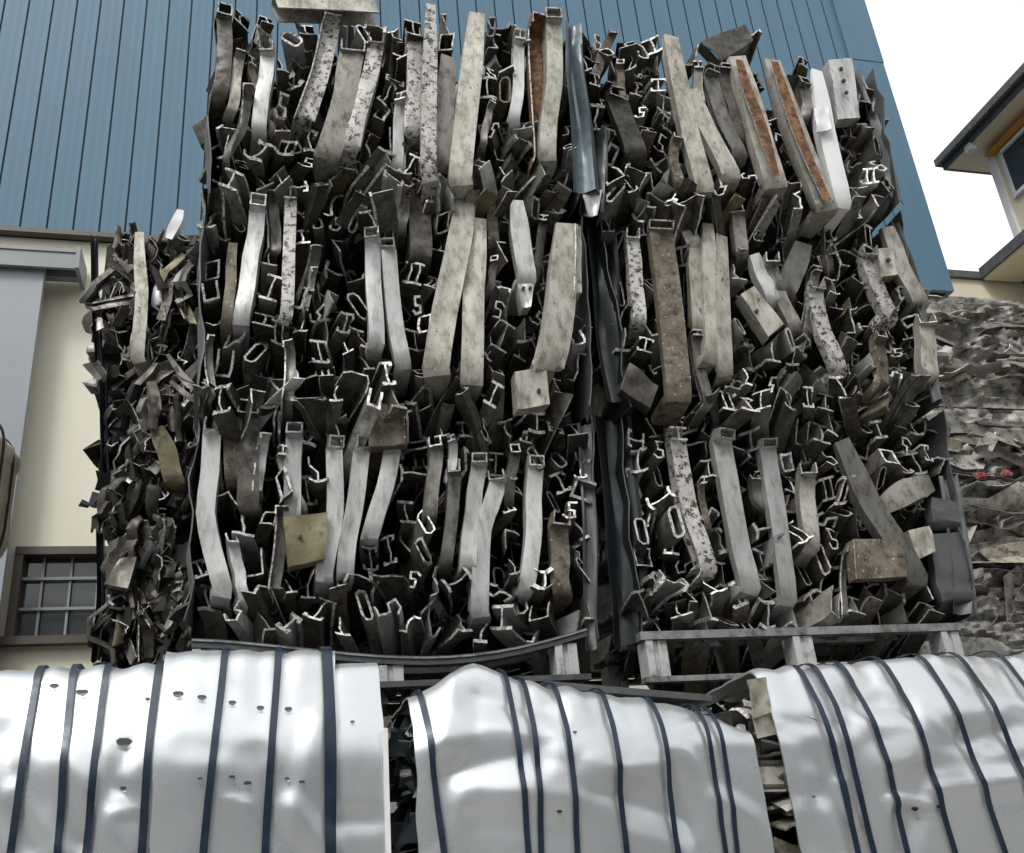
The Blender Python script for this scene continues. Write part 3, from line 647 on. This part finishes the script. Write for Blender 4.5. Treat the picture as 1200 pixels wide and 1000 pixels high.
# ---------------------------------------------------------------- wrapped bales in front
YF = 2.6
def wrapped_bale(label, xl, xr, ztop, patches, straps, creases, seed, zb=1.0, holes=(), layers=60, lay_mats=None, depth=.62, zknee=1.78, crumple=1.0, out=.0):
    """patches: (x0, x1, lift, extra height) sheets; straps: (top px, bottom px, width)"""
    rg = random.Random(seed)
    root = thing('wrapped_bale', label, 'wrapped bale', ((xl+xr)/2, YF+depth/2, zb), 'sheet wrapped bales with blue straps in front')
    cr = []
    for a, b_, amp, wd in creases:
        p, q = P(*a, YF), P(*b_, YF); cr.append(((p.x, p.z), (q.x, q.z), amp, wd))
    cache = {}
    def table(zt):
        """cross-section of the wrap: flat top, tight edge, upper panel leaning back, upright lower panel"""
        k = round(zt, 3)
        if k in cache: return cache[k]
        cor = [(YF+depth, zt, 0), (YF+.085, zt, .045), (YF, zknee, .05), (YF, zb, 0)]; pts = []
        for i, (y, z, fr) in enumerate(cor):
            if not fr: pts.append((y, z)); continue
            a = Vector((cor[i-1][0]-y, cor[i-1][1]-z)).normalized()*fr; b_ = Vector((cor[i+1][0]-y, cor[i+1][1]-z)).normalized()*fr
            for q in range(11):
                u = q/10; pts.append((y+a.x*(1-u)**2+b_.x*u*u, z+a.y*(1-u)**2+b_.y*u*u))
        ln = [0]
        for p, q in zip(pts, pts[1:]): ln.append(ln[-1]+math.hypot(q[0]-p[0], q[1]-p[1]))
        nr = []
        for i in range(len(pts)):
            p, q = pts[max(0, i-1)], pts[min(len(pts)-1, i+1)]; d = math.hypot(q[0]-p[0], q[1]-p[1]); nr.append(((q[1]-p[1])/d, -(q[0]-p[0])/d))
        cache[k] = (pts, ln, nr); return cache[k]
    def prof(t, zt):
        pts, ln, nr = table(zt); s = min(1, max(0, t))*ln[-1]; i = 0
        while i < len(ln)-2 and ln[i+1] < s: i += 1
        f = (s-ln[i])/max(1e-9, ln[i+1]-ln[i]); L = lambda a, b_: a+(b_-a)*f
        return (L(pts[i][0], pts[i+1][0]), L(pts[i][1], pts[i+1][1]), L(nr[i][0], nr[i+1][0]), L(nr[i][1], nr[i+1][1]))
    def surf(x, t, lift=0, dz=0, flat=False):
        zt = ztop(x)+dz; y, z, ny, nz = prof(t, zt); d = lift
        d += .005*noise.noise(Vector((x*2.6, z*2.2+y, seed*7.7))) + (0 if flat else .0009*noise.noise(Vector((x*13, z*13+y*5, seed))))
        if not flat:
            vd = noise.voronoi(Vector((x*3.6+seed, (z+y*.6)*3.0, seed*1.3)))[0]; mk = max(0, min(1, noise.noise(Vector((x*1.9, z*1.9, seed*2.1)))*2.2+.45))
            d += -.03*crumple*mk*(vd[0]-.35) + .03*crumple*mk*max(0, .16-(vd[1]-vd[0]))
        dd = 0
        for a, b_, amp, wd in cr:
            e = segdist((x, z), a, b_)/(wd*.8)
            if e < 1 and ny < 0: dd += amp*.42*(1-e)*min(1, -ny*1.4)
        d += max(dd, -.004) if flat else dd
        bul = .03*math.sin(max(0, min(1, (x-xl)/(xr-xl)))*math.pi)
        return Vector((x, y+ny*(d+bul), z+nz*(d+bul*.4)))
    for x0, x1, lift, dz, nm in patches:
        mb = MB(); nx = max(3, int((x1-x0)/.011)); ntt = 120; th = .006
        edge = [noise.noise(Vector((i*.21, seed, 3)))*.012 for i in range(nx+1)]
        for off in (0, 1):
            for j in range(ntt+1):
                t = (j/ntt)
                for i in range(nx+1):
                    xx = x0+(x1-x0)*i/nx; 
                    if i in (0, nx): xx += noise.noise(Vector((j*.12, i, seed)))*.008
                    mb.v.append(surf(xx, t, lift-off*th, dz+edge[i]))
        T = (ntt+1)*(nx+1)
        for j in range(ntt):
            for i in range(nx): a = j*(nx+1)+i; mb.f += [(a, a+nx+1, a+nx+2, a+1), (T+a, T+a+1, T+a+nx+2, T+a+nx+1)]; mb.m += [0, 0]
        lp = [i for i in range(nx+1)] + [j*(nx+1)+nx for j in range(1, ntt+1)] + [ntt*(nx+1)+i for i in range(nx-1, -1, -1)] + [j*(nx+1) for j in range(ntt-1, 0, -1)]
        for a, b_ in zip(lp, lp[1:]+lp[:1]): mb.f.append((a, b_, b_+T, a+T)); mb.m.append(0)
        mb.build(nm, M['sheet'], root, True, 60)
    lift_at = lambda x: max([(l_, d_) for a, b_, l_, d_, _ in patches if a-.01 <= x <= b_+.01] or [(0, 0)])
    for pt, pb, w in straps:
        xa, xb = P(pt, 800, YF).x, P(pb, 1000, YF).x; za, zb_ = P(pt, 800, YF).z, P(pb, 1000, YF).z; mb = MB(); w *= .0016; n = 90; ph = rg.uniform(0, 6)
        for off in (.0045, .002):
            for j in range(n+1):
                t = j/n; _, z, _, _ = prof(t, ztop(xa)); f = (za-z)/(za-zb_); x = xa+(xb-xa)*max(-.2, f)+.003*math.sin(j*.13+ph)
                l_, d_ = lift_at(x)
                # a taut band bridges the dents: average of the surface beside it, never below it
                for s in (-.5, 0, .5):
                    mb.v.append(surf(x+s*w, t, l_+off+.006, d_+.0, True))
        T = 3*(n+1)
        for j in range(n):
            for i in range(2): a = j*3+i; mb.f += [(a, a+3, a+4, a+1), (T+a, T+a+1, T+a+4, T+a+3)]; mb.m += [0, 0]
            a = j*3; mb.f += [(a, a+T, a+T+3, a+3), (a+2, a+5, a+T+5, a+T+2)]; mb.m += [0, 0]
        mb.build('strap', M['strap'], root, True, 60)
    for hx, hy, hr in holes:
        p = P(hx, hy, YF); best = min((abs(surf(p.x, t/300)[2]-p.z), t/300) for t in range(300)); l_, d_ = lift_at(p.x)
        c = surf(p.x, best[1], l_+.001, d_); r = hr*.0018; mb = MB()
        tz = (surf(p.x, best[1]+.01, l_, d_)-surf(p.x, best[1]-.01, l_, d_)).normalized(); nn = Vector((1, 0, 0)).cross(tz).normalized()
        if nn.y > 0: nn = -nn
        sh = [(-1, -.3), (-.6, -.62), (.5, -.58), (1, -.2), (.75, .2), (.2, .62), (-.3, .5), (-.8, .2)]
        mb.prism([c+Vector((a*r, 0, 0))+tz*b_*r*.9+nn*.002 for a, b_ in sh], -nn*.006)
        o = mb.build('torn_hole', M['hole'], root)
        lp = MB(); lp.prism([c+Vector((a*r, 0, 0))+tz*(.45)*r+nn*(.004+.004*(1-a*a)) for a in (-.8, 0, .8)]+[c+Vector((.3*r, 0, 0))+tz*1.0*r+nn*.003], nn*.003); lp.build('curled_lip', M['sheet'], o)
    # pressed layers inside, seen at the open ends
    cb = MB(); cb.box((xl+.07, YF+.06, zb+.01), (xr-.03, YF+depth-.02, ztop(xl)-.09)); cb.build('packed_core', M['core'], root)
    z = zb+.03
    while z < ztop(xl)-.05:
        y = YF+.03
        while y < YF+depth-.05:
            mb = MB(); wl = rg.uniform(.05, .16); sec = distort(section(rg.choice(['flat', 'angle', 'zed', 'channel', 'flat', 'slot']), wl, rg.uniform(.02, .06), rg.uniform(.004, .009)), .006, rg.uniform(-.35, .35)+rg.choice([0, 0, 1.57]), rg)
            st = Vector((xl-out+rg.uniform(.004, .06), y+wl/2, z)); d = Vector((1, rg.gauss(0, .15), rg.gauss(0, .15))).normalized()
            sweep(mb, sec, [st+d*(.12+out)*f for f in (0, .3, .6, 1)], ref=Vector((0, 1, 0)), wob=.008, cut=.6, rg=rg)
            mb.build('pressed_layer', [M[rg.choices([k for k, _ in lay_mats], [w for _, w in lay_mats])[0]], M['side'] if rg.random() < .7 else M['cut']], root, True)
            y += wl*rg.uniform(.8, 1.1)
        z += rg.uniform(.035, .075)
    return root
f1r = P(448, 800, YF).x; f1m = P(190, 790, YF).x; f1e = P(395, 790, YF).x; f1l = f1r-1.25
LM1 = [('side', 2), ('bluel', 4), ('mid', 4), ('clean', 2)]; LM2 = [('cream_scrap', 6), ('press', 2), ('mid', 1), ('warm', 4)]
fa = wrapped_bale('leftmost sheet wrapped bale in front, with a row of torn holes and straight blue straps', f1l, f1r, lambda x: 2.012,
    [(f1l, f1m+.02, 0, 0, 'wrap_sheet'), (f1m, f1e, .012, .022, 'wrap_sheet'), (f1e-.03, f1r, .004, -.004, 'wrap_sheet')],
    [(38, 16, 10), (82, 70, 10), (122, 102, 10), (183, 168, 11), (259, 241, 11), (324, 312, 11), (382, 386, 12), (389, 391, 6), (-30, -60, 10), (-90, -125, 10)],
    [((0,865),(40,990), -.03, .07), ((80,890),(150,1000), .024, .07), ((150,880),(100,985), -.02, .05), ((375,850),(330,1000), .02, .06), ((300,900),(330,1000), -.018, .08), ((20,930),(70,1000), .02, .05), ((340,950),(385,1000), .025, .06), ((400,960),(440,960), -.02, .05), ((220,880),(300,885), -.008, .05), ((265,940),(290,945), .014, .022), ((140,925),(150,930), -.012, .02), ((135,955),(165,950), .01, .02)], 41,
    holes=[(208,822,7), (236,825,6), (272,830,5), (305,836,5), (338,839,5), (60,801,6), (94,810,8), (120,804,5), (172,818,3), (146,870,10), (414,845,3), (146,925,4), (272,917,4), (290,924,5), (336,920,3), (353,923,4), (235,919,3)], lay_mats=LM1, crumple=.25)
# straight folded lip on the right edge of the first wrap
mb = MB(); p = [Vector((f1r+.004, YF-.02, z)) for z in (1.02, 1.85)]
mb.prism([(f1r-.004, YF-.02, 1.02), (f1r+.008, YF-.02, 1.02), (f1r+.008, YF+.03, 1.02), (f1r-.004, YF+.03, 1.02)], (0, .0, .8)); mb.build('edge_lip', M['white'], fa)
f2l, f2r = P(484, 820, YF).x, P(884, 860, YF).x
def zt2(x):
    f = (x-f2l)/(f2r-f2l); return 1.945 - .03*max(0, .16-f)/.16 + .045*math.exp(-((f-.2)/.1)**2) - .15*max(0, f-.2)**1.1 - .05*max(0, f-.9)/.1
fb = wrapped_bale('middle sheet wrapped bale in front, with a deeply dented top corner', f2l, f2r, zt2,
    [(f2l, f2r, 0, 0, 'wrap_sheet')],
    [(494, 520, 9), (600, 614, 9), (620, 630, 9), (657, 671, 9), (711, 729, 9), (766, 790, 9), (820, 846, 8), (835, 860, 8)],
    [((535,800),(520,870), .05, .09), ((560,815),(640,830), -.045, .09), ((540,905),(620,880), -.035, .1), ((560,925),(700,940), .03, .1), ((700,905),(790,895), .035, .08), ((640,870),(720,845), -.02, .09), ((790,900),(820,1000), -.035, .07), ((540,930),(530,1000), .02, .06), ((840,940),(880,960), .02, .06), ((700,930),(800,960), -.03, .09)], 42,
    holes=[(672,859,3), (651,953,4)], lay_mats=LM1, out=.03)
#sheet_strip('torn_flap', [(495,800),(503,822),(512,850)], (12, 20), M['sheet'], fb, YF, .03, .01, seed=51)
mb = MB(); a0 = P(640, 806, YF+.3); a1 = P(835, 822, YF+.3); mb.prism([a0, a1, a1+Vector((0, .3, .02)), a0+Vector((0, .3, .02))], (0, 0, .02)); mb.build('top_cover_sheet', M['side'], fb)
f3l, f3r = P(902, 800, YF).x, P(902, 800, YF).x+1.2
fc = wrapped_bale('rightmost sheet wrapped bale in front, slanting blue straps, crumpled layers at its left end', f3l, f3r, lambda x: 1.945+.02*min(1, (x-f3l)/.6),
    [(f3l, f3r, 0, 0, 'wrap_sheet')],
    [(955, 1001, 10), (972, 1020, 10), (1005, 1057, 10), (1052, 1111, 10), (1102, 1167, 10), (1148, 1220, 11), (1198, 1272, 10), (1250, 1330, 10)],
    [((1000,820),(1060,830), -.035, .07), ((920,850),(990,850), -.02, .06), ((1030,900),(1100,880), .03, .09), ((1090,880),(1190,850), -.03, .08), ((1040,940),(1080,945), .035, .035), ((1060,930),(1200,915), .03, .07), ((960,890),(1010,1000), -.03, .08), ((985,920),(1000,960), .025, .04), ((1080,900),(1050,1000), -.025, .07), ((930,930),(960,930), -.015, .06)], 43,
    holes=[(1066,948,6), (1092,946,4), (953,934,2)], lay_mats=LM2, out=.06)
plate(fc, YF, [(876,797),(899,793),(903,835),(884,842)], M['cream_scrap'], proud=-.02, folds=False, name='bent_sheet')
for src in (fa, fb, fc):
    copy_tree(src, (src.location.x, src.location.y, 0.0), 'wrapped bale on the ground below the %s one of the front row' % {fa: 'left', fb: 'middle', fc: 'right'}[src])

# ---------------------------------------------------------------- bale with wires at the left edge
xq = P(30, 520, 4.8).x; zq0, zq1 = P(10, 612, 4.0).z, P(0, 436, 4.0).z
def board_bale(label, x0, x1, z0, z1, y, seed):
    root = thing('board_bale', label, 'bale', ((x0+x1)/2, y+.4, z0), 'wire tied beige bales at the left edge')
    mb = MB(); NU, NV = 40, 30; w, h, dp = x1-x0, z1-z0, .8
    ring = []
    for k in range(64):
        a = k/64*2*math.pi; c, s = math.cos(a), math.sin(a); e = .35
        ring.append((math.copysign(abs(c)**e, c)*w/2, math.copysign(abs(s)**e, s)*h/2))
    n = 20
    for j in range(n+1):
        for (u, v) in ring:
            f = j/n; k = 1-.06*(abs(f*2-1)**6); p = Vector(((x0+x1)/2+u*k, y+dp*f, (z0+z1)/2+v*k)); q = p*6+Vector((seed,)*3)
            p += Vector((u, 0, v)).normalized()*(.03*noise.noise(q)+.02*noise.noise(q*4)); mb.v.append(p)
    for j in range(n):
        for k in range(64): a = j*64+k; b_ = j*64+(k+1) % 64; mb.f.append((a, b_, b_+64, a+64)); mb.m.append(0)
    mb.f += [tuple(range(64))[::-1], tuple(n*64+k for k in range(64))]; mb.m += [0, 0]
    mb.build('pressed_board', M['beige'], root, True, 60)
    for f in (.03, .25, .5, .75):
        wb = MB()
        for k in range(64):
            u, v = ring[k]; u2, v2 = ring[(k+1) % 64]; s = 1.015
            a = Vector(((x0+x1)/2+u*s, y+dp*f, (z0+z1)/2+v*s)); b_ = Vector(((x0+x1)/2+u2*s, y+dp*f, (z0+z1)/2+v2*s))
            t = (b_-a).normalized(); nn = t.cross(Vector((0, 1, 0)))
            wb.prism([a+nn*.006, a+Vector((0, .006, 0)), a-nn*.006, a-Vector((0, .006, 0))], b_-a)
        wb.build('baling_wire', M['wire'], root)
    for f in (.35, .7):   # front wires
        wb = MB(); z = z0+(z1-z0)*f; wb.box((x0+.02, y-.012, z), (x1-.03, y-.002, z+.01)); wb.build('baling_wire', M['wire'], root)
    return root
bb = board_bale('beige pressed bale tied with dark wire at the left edge of the photo', xq-1.0, xq, zq0, zq1, 4.0, 5)
zz = zq0; k = 0
while zz > .1:
    hgt = min(.75, zz); c = copy_tree(bb, (WO[bb].x-.25, WO[bb].y, zz-hgt), 'beige bale %s the wire tied bale at the left edge' % ['just below', 'second below', 'third below', 'fourth below', 'fifth below'][k]); 
    c.scale = (1, 1, hgt/(zq1-zq0)); zz -= hgt; k += 1

# ---------------------------------------------------------------- warehouse
YW = 7.0; zB = 6.325; xR = 6.5; xL = -8; zT = 12.5
wh = thing('warehouse', 'blue ribbed warehouse with a cream lower wall behind the scrap stacks', 'building', (0, YW+2, 0))
sp = P(81.2, 270, YW).x-P(50, 270, YW).x; off = P(20, 270, YW).x
mb = MB(); x = off - math.ceil((off-xL)/sp)*sp; prf = []
while x < xR-.55:
    # joint groove, then a wide pan with two faint swages
    prf += [(x, 0), (x+.004, .022), (x+.019, .022), (x+.024, 0)]
    for fr in (.36, .68): prf += [(x+sp*fr, 0), (x+sp*fr+.03, .0008), (x+sp*fr+.04, .0008), (x+sp*fr+.07, 0)]
    x += sp
prf.append((xR-.42, 0))
v = []; f = []; mi = []
for (a, d) in prf: v += [Vector((a, YW+d, zB)), Vector((a, YW+d, zT))]
for i in range(len(prf)-1):
    f.append((2*i, 2*i+2, 2*i+3, 2*i+1)); mi.append(1 if prf[i][1] > .02 or prf[i+1][1] > .02 else 0)
k = len(v); v += [Vector((xL, YW+.12, zB)), Vector((xL, YW+.12, zT)), Vector((xR-.42, YW+.12, zB)), Vector((xR-.42, YW+.12, zT))]
f.append((k, k+1, k+3, k+2)); mi.append(0)
part('cladding', v, f, [M['blue'], M['groove']], wh, mi, False)
mb = MB(); mb.box((xR-.42, YW-.03, zB-.02), (xR, YW+.02, 9.28)); mb.box((xR-.418, YW-.036, 9.25), (xR+.005, YW+.02, zT)); mb.box((xR-.05, YW+.02, zB-.02), (xR-.0, YW+12, zT))
mb.build('corner_flashing', M['blue'], wh)
mb = MB(); mb.box((xL, YW-.05, zB-.045), (xR-.42, YW+.02, zB-.005)); mb.build('drip_flashing', M['frame'], wh)
# lower wall with a window opening
wx0, wx1 = P(18, 640, YW).x, P(180, 640, YW).x; wz0, wz1 = P(15, 748, YW).z, P(60, 640, YW).z
mb = MB(); yl = YW+.04
mb.box((xL, yl, 0), (wx0, yl+.2, zB-.045)); mb.box((wx1, yl, 0), (xR-.1, yl+.2, zB-.045)); mb.box((wx0, yl, wz1), (wx1, yl+.2, zB-.045)); mb.box((wx0, yl, 0), (wx1, yl+.2, wz0))
mb.build('lower_wall', M['cream'], wh)
mb = MB(); q = .055
mb.box((wx0+.002, yl-.03, wz0), (wx0+q, yl+.1, wz1-q)); mb.box((wx1-q, yl-.03, wz0), (wx1-.002, yl+.1, wz1-q)); mb.box((wx0+.002, yl-.035, wz1-q), (wx1-.002, yl+.1, wz1)); mb.box((wx0-.03, yl-.08, wz0-.05), (wx1+.03, yl-.002, wz0+.004))
wf = mb.build('window', M['frame'], wh)
mb = MB(); mb.box((wx0+q, yl+.07, wz0+.004), (wx1-q, yl+.08, wz1-q)); mb.build('pane', M['glass'], wf)
mb = MB()
for i in range(1, 5): xx = wx0+(wx1-wx0)*i/5; mb.box((xx-.008, yl+.04, wz0+.01), (xx+.008, yl+.055, wz1-q))
for i in (1, 2): zz = wz0+(wz1-wz0)*i/3; mb.box((wx0+q, yl+.025, zz-.01), (wx1-q, yl+.039, zz+.01))
mb.build('glazing_bars', M['bar'], wf)
# sliding door and its rail
dz = P(30, 312, YW-.2).z; dx = P(52, 320, YW-.2).x
mb = MB(); mb.box((dx-4.2, YW-.2, 0.05), (dx, YW-.14, dz))
for i in range(1, 6): mb.box((dx-4.2+i*.7, YW-.207, .05), (dx-4.2+i*.7+.02, YW-.2, dz))
mb.build('sliding_door', M['door'], wh)
rx = P(90, 300, YW-.25).x; rz0, rz1 = P(60, 314, YW-.25).z, P(60, 292, YW-.25).z
mb = MB(); mb.box((rx-4.6, YW-.27, rz1-.03), (rx, YW-.02, rz1)); mb.box((rx-4.6, YW-.26, rz0), (rx, YW-.23, rz1-.032)); mb.box((rx-4.6, YW-.12, rz0+.01), (rx, YW-.05, rz1-.031)); mb.box((rx+.001, YW-.29, rz0-.01), (rx+.03, YW+.02, rz1+.01)); mb.build('door_rail', M['bar'], wh)
mb = MB(); mb.prism([(xL, YW+.13, zT+.002), (xR+.05, YW+.13, zT+.002), (xR+.05, YW+12, zT+2), (xL, YW+12, zT+2)], (0, 0, .06)); mb.build('roof', M['blue'], wh)
mb = MB(); mb.box((xL+.01, YW+11.8, 0), (xR-.06, YW+12, zT+1.9)); mb.box((xL, YW+.25, 0), (xL+.15, YW+11.7, zT)); mb.build('rear_wall', M['cream'], wh)

# ---------------------------------------------------------------- house at the right
XH = 9.5
hc = P(1155, 183, X=XH); ze = hc.z
ec = P(1121, 183, Z=ze); ys = hc.y
hs_ = thing('house', 'cream rendered house with dark tiled eaves and a window under a yellow awning', 'building', (XH+3, ys-4, 0))
mb = MB(); mb.box((XH, ys-9, 0), (XH+.25, ys, ze)); mb.box((XH+.25, ys-.25, 0), (XH+7, ys, ze)); mb.build('wall', M['wall2'], hs_)
# soffit (underside), fascia and tiled roof above it
ex, ey = ec.x, max(ec.y, ys+.35)
mb = MB(); mb.box((ex+.03, ys-9.3, ze), (XH+7, ey-.03, ze+.03)); mb.build('soffit', M['soffit'], hs_)
mb = MB(); mb.box((ex, ys-9.3, ze-.01), (ex+.03, ey, ze+.09)); mb.box((ex+.03, ey-.03, ze-.01), (XH+7, ey, ze+.09)); mb.build('fascia', M['tile'], hs_)
mb = MB(); rl = [(ex-.06, ey+.06), (XH+7, ey+.06)]
nst = 16
for i in range(nst):   # courses of tiles stepping up the west slope
    a, b_ = i*.22, (i+1)*.22; h0 = ze+.092+a*.45
    mb.box((ex-.06+a, ys-9.3+a, h0), (ex-.06+b_+.02, ey+.06-a, h0+.11))
for j in range(44): # tile ends along the eave
    yy = ys-9.3+j*.22; 
    if yy < ey: mb.box((ex-.1, yy, ze+.06), (ex-.061, min(yy+.19, ey+.05), ze+.14))
mb.box((ex+3, ys-9, ze+.13), (XH+7, ey+.06, ze+1.4))
mb.build('roof', M['tile'], hs_)
mb = MB(); p = P(1135, 170, Z=ze-.0); mb.box((p.x-.03, p.y-.05, ze-.09), (p.x+.07, p.y+.06, ze-.002)); mb.build('soffit_lamp', M['white'], hs_)
mb = MB(); mb.prism([(XH-.001, ys-.14, 0), (XH-.05, ys-.14, 0), (XH-.05, ys-.04, 0), (XH-.001, ys-.04, 0)], (0, 0, ze-.003)); mb.build('corner_downpipe', M['white'], hs_)
# window
wa, wb = P(1172, 180, X=XH), P(1192, 232, X=XH); wy0, wy1 = wa.y-.95, wa.y; wz1, wz0 = wa.z, wb.z
mb = MB(); mb.box((XH-.03, wy1-.05, wz0), (XH-.002, wy1, wz1)); mb.box((XH-.03, wy0, wz0), (XH-.002, wy0+.05, wz1)); mb.box((XH-.05, wy0+.05, wz1-.05), (XH-.002, wy1-.05, wz1)); mb.box((XH-.05, wy0+.05, wz0), (XH-.002, wy1-.05, wz0+.05)); hw = mb.build('window', M['white'], hs_)
mb = MB(); mb.box((XH-.02, wy0+.05, wz0+.05), (XH-.008, wy1-.05, wz1-.05)); mb.build('pane', M['glass'], hw)
ya, yb = P(1160, 183, X=XH), P(1195, 150, X=XH)
mb = MB(); mb.prism([(XH-.002, wy0-.1, wz1+.2), (XH-.002, wy0-.1, wz1+.03), (XH-.16, wy0-.1, wz1+.03)], (0, wy1-wy0+.22, 0)); mb.build('awning', M['yellow'], hs_)
# lower eave of the same house
lc = P(1150, 326, X=XH-.6); lz = lc.z
mb = MB(); mb.box((lc.x, lc.y-6, lz), (XH-.002, lc.y, lz+.14)); mb.build('lower_roof', M['tile'], hs_)
mb = MB(); mb.box((lc.x+.03, lc.y-6, lz-.03), (XH-.004, lc.y-.001, lz-.002)); mb.build('lower_soffit', M['soffit'], hs_)
mb = MB(); mb.box((XH-8, lc.y+.0, lz), (XH+4, lc.y+2, lz+.1)); mb.build('lower_roof', M['tile'], hs_)
mb = MB(); mb.box((XH-3.5, lc.y+.05, 0), (XH+4, lc.y+.25, lz-.002)); mb.build('rear_wing_wall', M['soffit'], hs_)

# ---------------------------------------------------------------- ground, and an unseen building added for reflections and contrast
mb = MB(); mb.add([(-600, -600, 0), (600, -600, 0), (600, 600, 0), (-600, 600, 0)], [(0,1,2,3)])
tag(mb.build('ground', M['ground']), kind='structure')
yb_ = thing('reflector_building', 'grey unseen building added behind the camera for the wraps to reflect', 'building', (0, -12, 0))
mb = MB(); mb.box((-30, -20, 0), (30, -12, 8.5)); mb.build('wall', M['yard'], yb_)
mb = MB()
for i in range(12): mb.box((-27+i*4.6, -12.03, 2.6), (-25+i*4.6, -11.99, 4.4))
mb.build('window', M['glass'], yb_)
